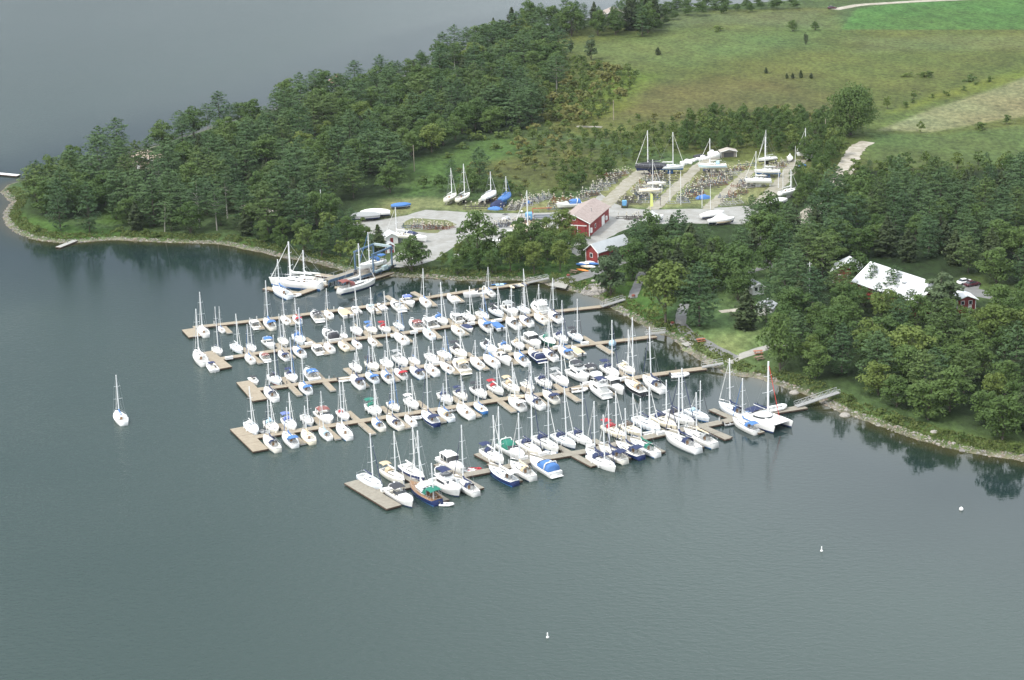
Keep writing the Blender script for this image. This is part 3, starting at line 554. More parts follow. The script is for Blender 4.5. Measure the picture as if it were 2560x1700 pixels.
# meadow scrub, scattered
for p in scatter([(1130, 430), (1400, 330), (1500, 330), (1500, 380), (1400, 420), (1380, 480), (1200, 470)], 4.4, seed=9):
    if g.random() < .8: tree('meadow_shrub', p, g.uniform(1.2, 2.6), 'small scrubby bush on the rough ground above the boat yard', 'bush', 'scrub above the boat yard', wide=1.3)
for p in scatter([(1500, 322), (1650, 290), (1950, 270), (2060, 300), (1800, 312), (1700, 325)], 6, seed=10):
    tree('young_tree' if g.random() < .6 else 'meadow_shrub', p, g.uniform(1.5, 3.6), 'young bush on the lower edge of the big meadow', 'bush', 'bushes on the lower meadow edge')
for x, y, h, k in ((1130, 455, 8, 'pine_tree'), (1200, 462, 13, 'pine_tree'), (1180, 480, 9, 'broadleaf_tree'), (1100, 478, 6, 'broadleaf_tree'), (1060, 470, 5, 'young_tree'), (1270, 490, 6, 'broadleaf_tree'), (1300, 490, 4, 'young_tree'), (1225, 490, 7, 'broadleaf_tree'), (1150, 492, 5, 'young_tree'),
                   (1410, 488, 5, 'young_tree'), (1430, 475, 6, 'broadleaf_tree'), (1450, 465, 5.5, 'broadleaf_tree'), (1385, 492, 3.5, 'young_tree'), (1520, 435, 6.5, 'broadleaf_tree'), (1500, 450, 5, 'young_tree')):
    p = gp(x, y); tree(k, p, h, 'tree in the loose row right behind the boats stored along the gravel road', 'tree', 'trees behind the stored boats', wide=1.2)
for x, y in ((1080, 372), (1170, 335), (1195, 350), (1240, 372), (1320, 385), (1290, 330), (1350, 350), (1120, 395), (1155, 372), (1255, 345)):
    p = gp(x, y); tree('shrub', p, g.uniform(2, 4), 'round bush in the bright green clearing beside the headland wood', 'bush', 'bushes in the clearing', wide=1.3)
for p in scatter([(2240, 262), (2480, 200), (2490, 206), (2250, 272)], 6.5, seed=12): tree('shrub', p, g.uniform(1.5, 3), 'bush in the hedge line along the yellow strip', 'bush', 'hedge bushes by the yellow strip')
# shore bushes
F4 = [(610, 590), (640, 560), (720, 600), (800, 600), (860, 575), (905, 600), (930, 635), (905, 655), (860, 660), (800, 650), (745, 640), (700, 634), (650, 622)]
for p in scatter(F4, 4.6, seed=14, shore=3):
    tree(g.choice(['broadleaf_tree', 'young_tree', 'broadleaf_tree', 'pine_tree']), p, g.uniform(5, 10), 'leafy tree in the shore thicket left of the boat lift', 'tree', 'shore thicket left of the boat lift', wide=.95)
F4b = [(1000, 672), (1060, 652), (1110, 655), (1160, 648), (1220, 652), (1290, 640), (1330, 615), (1395, 605), (1460, 630), (1450, 660), (1430, 682), (1300, 690), (1200, 692), (1100, 688), (1010, 684)]
for p in scatter(F4b, 4.9, seed=15, shore=2.5):
    q = pr(p); tree(g.choice(['broadleaf_tree', 'broadleaf_tree', 'pale_broadleaf_tree']), p, g.uniform(5, 8) if q[0] < 1240 else g.uniform(7, 12), 'leafy tree in the shore belt between the yard and the farthest dock', 'tree', 'shore belt below the yard', wide=.95)
# pines around the clubhouse
F6 = [(1565, 690), (1585, 630), (1660, 618), (1760, 628), (1860, 630), (1880, 660), (1870, 690), (1840, 705), (1880, 740), (1840, 740), (1790, 740), (1700, 740), (1620, 720)]
for p in scatter(F6, 6.6, seed=16):
    tree(g.choice(['pine_tree', 'pine_tree', 'broadleaf_tree', 'cedar_tree', 'broadleaf_tree']), p, g.uniform(9, 15), 'tree in the pine group between the red sheds and the lawn', 'tree', 'pine group by the clubhouse', wide=g.uniform(1.0, 1.3))
for p in scatter([(1885, 700), (1930, 700), (1990, 650), (1985, 590), (1945, 565), (1915, 575), (1880, 610)], 6.4, seed=17):
    tree(g.choice(['pine_tree', 'broadleaf_tree', 'cedar_tree']), p, g.uniform(9, 13), 'tree beside the asphalt road between the lawn and the right-hand wood', 'tree', 'trees by the asphalt road', wide=1.15)
# right-hand wood
kl = lambda k: {'pine_tree': 'blue-green pine', 'pale_pine_tree': 'yellowish pine', 'cedar_tree': 'dark olive cedar', 'broadleaf_tree': 'green broadleaf tree', 'pale_broadleaf_tree': 'pale green tree'}[k]
F5 = [(1985, 620), (1985, 585), (2030, 535), (2090, 510), (2180, 500), (2300, 500), (2450, 492), (2700, 490), (2700, 1110), (2540, 1105), (2400, 1085), (2250, 1035), (2120, 992), (2060, 965), (1985, 935), (1930, 915), (1945, 830), (1960, 760), (1960, 700), (1940, 640)]
pts = scatter(F5, 6.8, avoid=BLD, seed=18, shore=6)
pts.sort(key=lambda p: p.y)
for i, p in enumerate(pts):
    q = pr(p); near = q[1] > 790; r = g.random()
    if near: 
        k = 'broadleaf_tree' if r < .62 else 'pale_broadleaf_tree' if r < .74 else 'pale_pine_tree' if r < .84 else 'cedar_tree' if r < .88 else 'pine_tree'
        lab = '%s in the leafy wood between the long white roof and the right-hand shore' % kl(k); gr = 'leafy wood by the right shore, ' + kl(k)
    else:
        k = 'pine_tree' if r < .44 else 'pale_pine_tree' if r < .58 else 'cedar_tree' if r < .74 else 'broadleaf_tree'
        lab = '%s in the mixed wood behind the long white roof' % kl(k); gr = 'mixed wood behind the white roof, ' + kl(k)
    h = g.uniform(10, 15.5) if 'pine' in k else g.uniform(8, 12.5)
    if 655 < q[1] - 0 < 800 and 2060 < q[0] < 2560: h = min(h, 10.5)
    if q[1] >= 800 and q[1] < 860 and 2100 < q[0]: h = min(h, 11.5)
    tree(k, p, h, lab, 'pine' if 'pine' in k else 'tree', gr, wide=g.uniform(1.05, 1.4))
F5b = [(1990, 520), (1990, 450), (2040, 415), (2085, 430), (2180, 425), (2300, 420), (2450, 412), (2700, 410), (2700, 500), (2300, 505), (2090, 515), (2030, 540)]
for p in scatter(F5b, 5.4, avoid=BLD, seed=19):
    tree(g.choice(['broadleaf_tree', 'young_tree', 'young_tree', 'pine_tree']), p, g.uniform(4, 7.5), 'low tree on the meadow-side fringe of the right-hand wood', 'tree', 'meadow-side fringe of the right-hand wood', wide=1.1)
# understory bushes on the wood's waterside edges
for poly, sd_, lab in (([(1930, 925), (2060, 965), (2250, 1035), (2400, 1088), (2700, 1115), (2700, 1135), (2400, 1105), (2240, 1050), (2060, 980), (1960, 950)], 21, 'low bush along the foot of the right-hand shore wood'),
                       ([(60, 560), (330, 578), (540, 590), (620, 598), (700, 622), (680, 628), (600, 612), (330, 595), (100, 585)], 22, 'low bush along the foot of the headland wood'),
                       ([(1010, 684), (1300, 692), (1340, 690), (1340, 700), (1240, 699), (1100, 694), (1000, 690)], 23, 'low bush at the water edge below the shore belt'),
                       ([(1530, 765), (1580, 790), (1625, 815), (1665, 832), (1660, 815), (1620, 790), (1580, 768), (1545, 750)], 24, 'low bush on the cove bank above the stones')):
    for p in scatter(poly, 4.4, seed=sd_, shore=2.2):
        if g.random() < .75: tree('shrub', p, g.uniform(.8, 2.3), lab, 'bush', 'bushes: ' + lab[9:], wide=1.2)
# past 300 of a kind: the smallest in the picture go into one mass
def fold(base, name, label, limit=290):
    L = [o for o in COL.objects if o.type == 'EMPTY' and o.name.split('.')[0] == base]
    if len(L) <= limit: return
    L.sort(key=lambda o: -o.scale.z * (.6 if o.get('group') else 9) / (o.location - Vector((0, 0, CH))).length); VV = []; MI = []; mats_ = []; n0 = 0; FI = []
    for o in L[limit:]:
        M = Matrix.LocRotScale(o.location, o.rotation_euler, o.scale)
        for ch in list(o.children):
            me_ = ch.data; n_ = len(me_.vertices); co = np.empty(n_ * 3, np.float32); me_.vertices.foreach_get('co', co); co = co.reshape(-1, 3) @ np.array(M.to_3x3()).T + np.array(o.location)
            if ch.name.split('.')[0] == 'crown':
                m_ = me_.materials[0]
                if m_ not in mats_: mats_.append(m_)
                VV.append(co); MI.append(np.full(n_ // 4, mats_.index(m_), np.int32))
            bpy.data.objects.remove(ch)
        bpy.data.objects.remove(o)
    V = np.vstack(VV).astype(np.float32); M_ = np.concatenate(MI); N = len(M_); me = bpy.data.meshes.new(name); me.vertices.add(len(V)); me.vertices.foreach_set('co', V.ravel()); me.loops.add(4 * N); me.loops.foreach_set('vertex_index', np.arange(4 * N, dtype=np.int32)); me.polygons.add(N)
    me.polygons.foreach_set('loop_start', np.arange(0, 4 * N, 4, dtype=np.int32)); me.polygons.foreach_set('loop_total', np.full(N, 4, dtype=np.int32)); me.polygons.foreach_set('material_index', M_); me.update(calc_edges=True)
    for m_ in mats_: me.materials.append(m_)
    tag(part(name, me), label=label, kind='stuff')
bpy.context.view_layer.update()
fold('broadleaf_tree', 'far_broadleaf_trees', 'farther small broadleaf crowns between the woods and the yard'); fold('pine_tree', 'far_pine_trees', 'farther small pine crowns inside the woods'); fold('shrub', 'far_shrubs', 'small scrub scattered over rough ground'); fold('young_tree', 'far_young_trees', 'small young growth behind the yard')
# ------------------------------------------------------------------ boat meshes (10 m long, bow towards +x, waterline z = 0)
def sgn(t): return 1 if t >= 0 else -1
def hull_prof(kind):
    n = 15; S = []
    for i in range(n):
        t = i / (n - 1); x = -5 + 10 * t
        if kind == 'sail': hb = 1.62 * (1 - abs((t - .42) / .58) ** 2.3) if t > .42 else 1.62 * (1 - .34 * ((.42 - t) / .42) ** 2); sh = 1.0 + .30 * t ** 2
        elif kind == 'motor': hb = 1.72 * (1 - max(0, (t - .45) / .55) ** 2.6) if t > .45 else 1.72 * (1 - .05 * (.45 - t)); sh = 1.05 + .55 * t ** 1.8
        elif kind == 'open': hb = 1.75 * (1 - max(0, (t - .4) / .6) ** 2.4); sh = .95 + .45 * t ** 2
        elif kind == 'cat': hb = .62 * (1 - abs((t - .35) / .65) ** 3) if t > .35 else .60; sh = 1.15 + .25 * t ** 2
        else: hb = 2.15 * (1 - max(0, (t - .5) / .5) ** 2.5) * (1 - .12 * max(0, .3 - t) / .3); sh = 1.35 + .85 * max(0, t - .35) ** 1.2
        S.append((t, x, max(hb, .03), sh))
    return S
def hull_mesh(kind, yo=0.0):
    mb = MB(); R = []
    for t, x, hb, sh in hull_prof(kind):
        fl = 1 - .25 * t if kind != 'sail' else 1 - .10 * t; rake = .45 * max(0, t - .8) / .2; st = (.35 if kind in ('sail', 'cat') else .1) * max(0, .08 - t) / .08
        sec = [(1.0, sh), (1.01, sh - .10), (.98 * (1 - (1 - fl) * .4), sh * .55), (.93 * fl, .26), (.88 * fl, .08), (.66 * fl, -.25), (0, -.45)]
        f = lambda z: x - rake * (1 - z / sh) + st * (z / sh) 
        R.append([(f(z), -hb * k + yo, z) for k, z in sec] + [(f(z), hb * k + yo, z) for k, z in sec[-2::-1]])
    mi = [0, 0, 0, 1, 1, 1, 1, 1, 1, 0, 0, 0]
    mb.loft(R, midx=mi); o = 0; n = 13
    ring = list(range(n)); mb.f.append(tuple(ring)); mb.m.append(0)
    return mb.mesh(kind + '_hull', [GEL, STRIPE['n']], True)
def deck_mesh(kind, well=(-4.3, -1.6), coam=.72, depth=.5, yo=0.0):
    P = hull_prof(kind); xs = [p[1] for p in P]; mb = MB(); R = []
    def at(x): return float(np.interp(x, xs, [p[2] for p in P])), float(np.interp(x, xs, [p[3] for p in P]))
    st = sorted(set([p[1] for p in P] + ([well[0] - .01, well[0] + .01, well[1] - .01, well[1] + .01] if well else [])))
    for x in st:
        hb, sh = at(x); inw = well and well[0] < x < well[1]; c = min(coam * hb, hb - .08); z1 = sh + (.20 if inw and kind == 'sail' else .04)
        zc = sh - depth if inw else sh + .07; ci = max(c - .10, .01)
        xx = x + (.33 if kind in ('sail', 'cat') and x <= -4.9 else 0)
        R.append([(xx, s * yy + yo, z) for s, yy, z in ((-1, hb, sh), (-1, hb * .96, sh + .05), (-1, c, z1), (-1, ci, zc), (1, 0, zc + (.03 if not inw else 0)), (1, ci, zc), (1, c, z1), (1, hb * .96, sh + .05), (1, hb, sh))])
    mb.loft(R, midx=[0, 0, 0, 1, 1, 0, 0, 0]); return mb.mesh(kind + '_deck', [GEL, DECK])
def trunk_loft(st, name, mats, smooth=True):       # st: (x, half width, z0, height)
    mb = MB(); R = []
    for x, wd, z0, h in st: R.append([(x, -wd, z0), (x, -wd * .92, z0 + h * .8), (x, -wd * .74, z0 + h), (x, 0, z0 + h * 1.06), (x, wd * .74, z0 + h), (x, wd * .92, z0 + h * .8), (x, wd, z0)])
    mb.loft(R, cap0=True, cap1=True); return mb.mesh(name, mats, smooth)
def strip(st, s, lo, hi, name, m):          # a dark window band lying just proud of a trunk side
    mb = MB(); R = []
    for x, wd, z0, h in st: R.append([(x, s * (wd * (1 - .08 * lo / .8) + .012), z0 + h * lo), (x, s * (wd * (1 - .08 * hi / .8) + .012), z0 + h * hi)])
    mb.loft(R); return mb.mesh(name, [m])
MS = {}
MS['hull'] = hull_mesh('sail'); MS['deck'] = deck_mesh('sail')
CT = [(-1.6, .98, 1.1, .48), (-.5, 1.02, 1.12, .47), (.8, .86, 1.15, .42), (1.7, .62, 1.18, .34), (2.6, .30, 1.22, .06)]
MS['cabin'] = trunk_loft(CT, 'cabin_trunk', [GEL])
for s, nm in ((-1, 'wp'), (1, 'ws')): MS[nm] = strip([(-1.3, .985, 1.1, .48), (-.4, 1.01, 1.12, .47), (.8, .86, 1.15, .42), (1.4, .70, 1.17, .37)], s, .28, .68, 'cabin_window', GLASS)
mb = MB(); mb.box(-.25, .25, -.27, .27, 0, .06); MS['hatch'] = mb.mesh('hatch', [GLASS])
mb = MB(); mb.box(-1.72, -1.62, -.28, .28, .72, 1.5); MS['companionway'] = mb.mesh('companionway', [TEAK])
mb = MB(); mb.bar((0, 0, 0), (0, 0, 10), .17, 6, 0, .13)
for z, wd in ((4.6, 1.05), (7.4, .75)): mb.bar((0, 0, z), (-.12, wd, z + .12), .035, 4); mb.bar((0, 0, z), (-.12, -wd, z + .12), .035, 4)
MS['mast'] = mb.mesh('mast', [ALU])       # 10 m, scaled in z
mb = MB(); mb.bar((.85, 0, 2.35), (-3.1, 0, 2.45), .07, 6); MS['boom'] = mb.mesh('boom', [ALU])
def cover_mesh():
    mb = MB(); R = []
    for i in range(8):
        t = i / 7; x = .95 - 3.9 * t; r = .24 * (1 - .55 * t) + .03 * math.sin(i * 2.4); z = 2.5 + .1 * t + (.85 * (1 - t * 7) if t < .14 else 0) * .5
        R.append([(x, r * math.cos(a) * .75, z + r * math.sin(a)) for a in [2 * PI * k / 8 for k in range(8)]])
    mb.loft(R, closed=True, cap0=True, cap1=True); return mb.mesh('sail_cover', [canvas('n')], True)
MS['cover'] = cover_mesh()
# stays: unit-height meshes, mast at x=.9, masthead z=10 (scaled in z with the mast)
def rig_mesh():
    mb = MB(); T = (.9, 0, 9.8)
    mb.bar((-4.7, 0, 1.0), T, .022, 3)
    for s in (-1, 1):
        mb.bar((.75, s * 1.5, 1.1), (.78, s * 1.05, 4.7), .022, 3); mb.bar((.78, s * 1.05, 4.7), (.78, s * .75, 7.5), .018, 3); mb.bar((.78, s * .75, 7.5), T, .018, 3); mb.bar((.5, s * 1.45, 1.1), (.9, 0, 4.6), .02, 3)
    return mb.mesh('standing_rigging', [WIRE])
MS['rig'] = rig_mesh()
mb = MB(); mb.bar((4.75, 0, 1.4), (2.8, 0, 5.6), .085, 5, 0, .075); mb.bar((2.8, 0, 5.6), (1.0, 0, 9.6), .075, 5, 0, .03); MS['jib'] = mb.mesh('furled_jib', [canvas('w')])
def dodger_mesh(x0, x1, wd, z0, h, name, rear=False):
    mb = MB(); R = []
    for x, k in ((x0, .97), ((x0 + x1) / 2, 1.0), (x1, .72)) if not rear else ((x0, .93), ((x0 + x1) / 2, 1.0), (x1, .95)):
        R.append([(x, wd * math.cos(a), z0 + h * k * math.sin(a) ** .6) for a in [PI * j / 8 for j in range(9)]])
    mb.loft(R); 
    if not rear: mb.f.append(tuple(len(mb.v) - 9 + j for j in range(9))); mb.m.append(0)
    return mb.mesh(name, [canvas('n')], True)
MS['dodger'] = dodger_mesh(-2.3, -1.1, .98, 1.25, 1.0, 'dodger')
def bimini_mesh(x0, x1, wd, z, arch=.25):
    mb = MB(); R = []
    for i in range(5):
        t = i / 4; x = x0 + (x1 - x0) * t; zz_ = z + .12 * math.sin(PI * t)
        R.append([(x, wd * math.cos(a), zz_ + arch * math.sin(a)) for a in [PI * j / 6 for j in range(7)]])
    mb.loft(R); R2 = [[(p[0], p[1] * .98, p[2] - .05) for p in r] for r in R]; mb.loft(R2[::-1]); return mb.mesh('bimini_top', [canvas('n')], True)
MS['bimini'] = bimini_mesh(-4.6, -2.5, 1.15, 2.45)
mb = MB()
for x in (-4.5, -2.7):
    for s in (-1, 1): mb.bar((-3.6, s * 1.3, 1.1), (x, s * 1.13, 2.5), .025, 4)
MS['bframe'] = mb.mesh('bimini_frame', [STEEL])
mb = MB()
for k in range(12):
    a = 2 * PI * k / 12; b_ = 2 * PI * (k + 1) / 12; mb.bar((-3.7, .42 * math.cos(a), 1.25 + .42 * math.sin(a)), (-3.7, .42 * math.cos(b_), 1.25 + .42 * math.sin(b_)), .022, 3)
mb.bar((-3.65, 0, .6), (-3.68, 0, 1.3), .09, 6); MS['wheel'] = mb.mesh('steering_wheel', [STEEL])
mb = MB()
for s in (-1, 1):
    mb.path([(4.7, 0, 1.95), (3.9, s * .55, 1.9), (2.4, s * 1.15, 1.78), (0, s * 1.55, 1.7), (-2.5, s * 1.5, 1.62), (-4.4, s * 1.15, 1.65), (-4.7, 0, 1.7)], .018, 3)
    for x, y in ((3.9, .55), (2.4, 1.15), (0, 1.55), (-2.5, 1.5), (-4.4, 1.15)): mb.bar((x, s * y, 1.1), (x, s * y, 1.8), .02, 3)
MS['rail'] = mb.mesh('guard_rail', [STEEL])
mb = MB(); mb.loft([[(-1.2, y * .06, -.4), (1.0, y * .06, -.4)] for y in (-1, 1)]); mb.box(-1.1, .9, -.08, .08, -1.7, -.3); mb.box(-1.3, .8, -.2, .2, -1.9, -1.65, bev=.05); MS['keel'] = mb.mesh('keel', [STRIPE['n']])
mb = MB(); mb.box(-4.6, -4.1, -.05, .05, -1.3, .3); MS['rudder'] = mb.mesh('rudder', [STRIPE['n']])
mb = MB(); mb.bar((0, -1.72, .95), (0, -1.72, .35), .13, 6)
MS['fender'] = mb.mesh('fenders', [GEL])
# motor cruiser
MS['mhull'] = hull_mesh('motor'); MS['mdeck'] = deck_mesh('motor', (-4.2, -.2), .86, .55)
CM = [(-.3, 1.28, 1.15, .62), (.5, 1.15, 1.2, .55), (1.8, .9, 1.3, .42), (3.1, .5, 1.42, .2), (3.9, .15, 1.5, .04)]
MS['mcabin'] = trunk_loft(CM, 'foredeck_cabin', [GEL])
def shield(name, x0, x1, wd, z0, h, rake=.6):
    mb = MB(); B_ = [(x0, -wd), (x1 - .25, -wd * .97), (x1, -wd * .62), (x1 + .12, 0), (x1, wd * .62), (x1 - .25, wd * .97), (x0, wd)]
    mb.loft([[(x, y, z0) for x, y in B_], [(x - rake * (0 if abs(y) > wd * .9 and x < x1 - .5 else 1), y * .93, z0 + h) for x, y in B_]])
    mb.loft([[(x - .04, y * .97, z0) for x, y in B_][::-1], [(x - .04 - rake * (0 if abs(y) > wd * .9 and x < x1 - .5 else 1), y * .90, z0 + h) for x, y in B_][::-1]]); return mb.mesh(name, [GLASS], True)
MS['mshield'] = shield('windscreen', -1.4, .7, 1.35, 1.55, .62)
mb = MB(); mb.box(-4.0, -3.3, -1.3, 1.3, .55, 1.05, bev=.08); mb.box(-1.3, -.8, .3, .9, .55, 1.25, bev=.08); mb.box(-1.6, -.9, -1.2, -.4, .55, 1.2, bev=.08); MS['mseat'] = mb.mesh('seats', [SEAT])
mb = MB(); mb.box(-5.7, -4.95, -1.45, 1.45, .22, .34, bev=.03); MS['mplat'] = mb.mesh('swim_platform', [GEL])
mb = MB(); A_ = [(-2.6, 1.5, 1.2), (-3.0, 1.4, 2.5), (-3.05, 1.1, 2.75), (-3.05, -1.1, 2.75), (-3.0, -1.4, 2.5), (-2.6, -1.5, 1.2)]; mb.path(A_, .14, 5); mb.ball((-3.05, 0, 2.98), .25, n=8, m=4, sz=.6); MS['march'] = mb.mesh('radar_arch', [GEL], True)
MS['mtop'] = bimini_mesh(-3.6, -.2, 1.42, 2.55, .3)
mb = MB(); 
for s in (-1, 1): mb.bar((-3.2, s * 1.5, 1.2), (-3.4, s * 1.38, 2.6), .03, 4); mb.bar((-.8, s * 1.35, 1.9), (-.4, s * 1.38, 2.6), .03, 4)
MS['mframe'] = mb.mesh('canopy_frame', [STEEL])
mb = MB(); R = [[(x, 1.46 * math.cos(a), 1.2 + (h) * math.sin(a) ** .45) for a in [PI * j / 8 for j in range(9)]] for x, h in ((-4.3, 1.1), (-3.9, 1.45), (-1.2, 1.5), (.1, .9))]; mb.loft(R, cap0=True, cap1=True); MS['mencl'] = mb.mesh('cockpit_canvas', [canvas('n')], True)
mb = MB(); mb.path([(4.9, 0, 2.15), (3.9, .75, 2.05), (2.2, 1.35, 1.9), (.4, 1.6, 1.75)], .025, 3); mb.path([(4.9, 0, 2.15), (3.9, -.75, 2.05), (2.2, -1.35, 1.9), (.4, -1.6, 1.75)], .025, 3)
for x, y, z in ((3.9, .75, 1.45), (2.2, 1.3, 1.25)):
    for s in (-1, 1): mb.bar((x, s * y, z), (x, s * y, z + .6), .022, 3)
MS['mrail'] = mb.mesh('bow_rail', [STEEL])
# hardtop sedan / flybridge
MS['fhull'] = hull_mesh('fly'); MS['fdeck'] = deck_mesh('fly', (-4.4, -2.6), .88, .6)
CF1 = [(-2.5, 1.55, 1.45, 1.35), (0, 1.6, 1.45, 1.35), (1.0, 1.45, 1.5, 1.15), (1.9, 1.2, 1.65, .55), (3.2, .75, 1.8, .2), (4.0, .2, 1.9, .03)]
MS['fcabin'] = trunk_loft(CF1, 'saloon', [GEL])
for s, nm in ((-1, 'fwp'), (1, 'fws')): MS[nm] = strip([(-2.2, 1.56, 1.45, 1.35), (0, 1.6, 1.45, 1.35), (1.0, 1.45, 1.5, 1.15)], s, .32, .74, 'saloon_window', GLASS)
mb = MB(); mb.loft([[(1.10, y, 2.60 + .05) for y in (-1.15, -.6, 0, .6, 1.15)], [(1.86, y * .95, 2.14 + .08) for y in (-1.15, -.6, 0, .6, 1.15)]]); MS['fscreen'] = mb.mesh('saloon_windscreen', [GLASS])
mb = MB(); mb.box(-3.4, .9, -1.45, 1.45, 2.84, 2.95, bev=.03); mb.box(-3.0, .6, -1.35, -1.25, 2.95, 3.5); mb.box(-3.0, .6, 1.25, 1.35, 2.95, 3.5); mb.box(.5, .62, -1.25, 1.25, 2.95, 3.6); mb.box(-1.2, -.6, -.9, .9, 2.95, 3.45, bev=.08); mb.box(-2.7, -2.1, -1.2, 1.2, 2.95, 3.35, bev=.08); MS['fbridge'] = mb.mesh('flybridge', [GEL])
MS['fbshield'] = shield('flybridge_windscreen', -.4, .7, 1.25, 3.5, .4, .3)
mb = MB(); mb.path([(-2.6, 1.35, 2.9), (-3.1, 1.25, 4.2), (-3.2, .9, 4.5), (-3.2, -.9, 4.5), (-3.1, -1.25, 4.2), (-2.6, -1.35, 2.9)], .12, 5); mb.ball((-3.2, .3, 4.75), .28, sz=.6); mb.bar((-3.2, -.6, 4.5), (-3.4, -.6, 6.2), .02, 3); MS['farch'] = mb.mesh('radar_arch', [GEL], True)
MS['ftop'] = bimini_mesh(-2.8, .2, 1.3, 4.35, .25)
mb = MB()
for x in (-2.7, .1):
    for s in (-1, 1): mb.bar((x, s * 1.3, 3.4), (x, s * 1.25, 4.45), .03, 4)
MS['fframe'] = mb.mesh('canopy_frame', [STEEL])
MS['hardtop'] = bimini_mesh(-3.3, .4, 1.5, 2.75, .22)
mb = MB()
for x, wd in ((-3.1, 1.45), (-1.5, 1.45), (.1, 1.4)):
    for s in (-1, 1): mb.box(x - .07, x + .07, s * wd - .05, s * wd + .05, 1.2, 2.85)
MS['hposts'] = mb.mesh('hardtop_posts', [GEL])
mb = MB(); mb.box(-3.1, .35, -1.42, -1.38, 1.75, 2.75); mb.box(-3.1, .35, 1.38, 1.42, 1.75, 2.75); mb.box(.3, .4, -1.38, 1.38, 1.75, 2.75); MS['hglass'] = mb.mesh('wheelhouse_glass', [GLASS])
# open boat
MS['ohull'] = hull_mesh('open'); MS['odeck'] = deck_mesh('open', (-4.2, 2.6), .84, .5)
mb = MB(); mb.box(-.8, .4, -.55, .55, .8, 1.75, bev=.1); MS['console'] = mb.mesh('console', [GEL])
mb = MB(); mb.box(-2.2, -1.4, -.7, .7, .5, 1.25, bev=.1); mb.box(-4.1, -3.4, -1.3, 1.3, .5, 1.0, bev=.1); MS['oseat'] = mb.mesh('seats', [SEAT])
mb = MB(); mb.box(-5.75, -5.1, -.28, .28, .9, 1.75, bev=.1); mb.box(-5.6, -5.35, -.1, .1, -.5, .9); MS['outboard'] = mb.mesh('outboard_motor', [DARK])
MS['oshield'] = shield('windscreen', -.2, .55, .6, 1.7, .55, .3)
mb = MB(); R = []
for t, x, hb, sh in hull_prof('open'):
    if -4.6 < x < 3.2: R.append([(x, hb * .93 * math.cos(a), sh + .05 + (.38 + .12 * math.sin(x * 1.7)) * math.sin(a) ** .7 * min(1, (3.3 - x) / 1.5)) for a in [PI * j / 8 for j in range(9)]])
mb.loft(R, cap0=True, cap1=True); MS['ocover'] = mb.mesh('boat_cover', [canvas('t')], True)
# full winter cover (tent on the hull)
mb = MB(); R = []
for t, x, hb, sh in hull_prof('sail'):
    r = 1.15 * (1 - abs(2 * t - .95) ** 2.5 * .75); R.append([(x, -hb * 1.04, sh * .45), (x, -hb * 1.05, sh), (x, -hb * .5, sh + r * .62), (x, 0, sh + r), (x, hb * .5, sh + r * .62), (x, hb * 1.05, sh), (x, hb * 1.04, sh * .45)])
mb.loft(R, cap0=True, cap1=True); MS['tent'] = mb.mesh('winter_cover', [canvas('w')])
mb = MB(); R = []
for t, x, hb, sh in hull_prof('sail'):
    r = 2.6 * max(0, 1 - abs((x + .3) / 4.2)) ** 1.5 + .3; R.append([(x, -hb * 1.04, sh * .45), (x, -hb * 1.02, sh), (x, -hb * .35, sh + r * .55), (x, 0, sh + r), (x, hb * .35, sh + r * .55), (x, hb * 1.02, sh), (x, hb * 1.04, sh * .45)])
mb.loft(R, cap0=True, cap1=True); MS['cone'] = mb.mesh('winter_cover', [canvas('w')])
# inflatable dinghy, 3 m
mb = MB(); U = [(-1.5, .62), (-1.0, .66), (.4, .66), (1.1, .45), (1.45, 0), (1.1, -.45), (.4, -.66), (-1.0, -.66), (-1.5, -.62)]
mb.path([(x, y, .22 + (.12 if x > 1 else 0)) for x, y in U], .21, 8); MS['tube'] = mb.mesh('inflated_tube', [GEL], True)
mb = MB(); mb.box(-1.35, 1.1, -.5, .5, .06, .14); mb.box(-1.4, -1.3, -.5, .5, .14, .5); mb.box(-.3, -.05, -.5, .5, .3, .36); MS['floor'] = mb.mesh('floor_and_thwart', [mat('dinghy_floor', (.35, .36, .36), .7)])
mb = MB(); mb.box(-1.75, -1.45, -.13, .13, .4, .85, bev=.05); mb.box(-1.65, -1.55, -.05, .05, -.3, .4); MS['doutboard'] = mb.mesh('outboard_motor', [DARK])

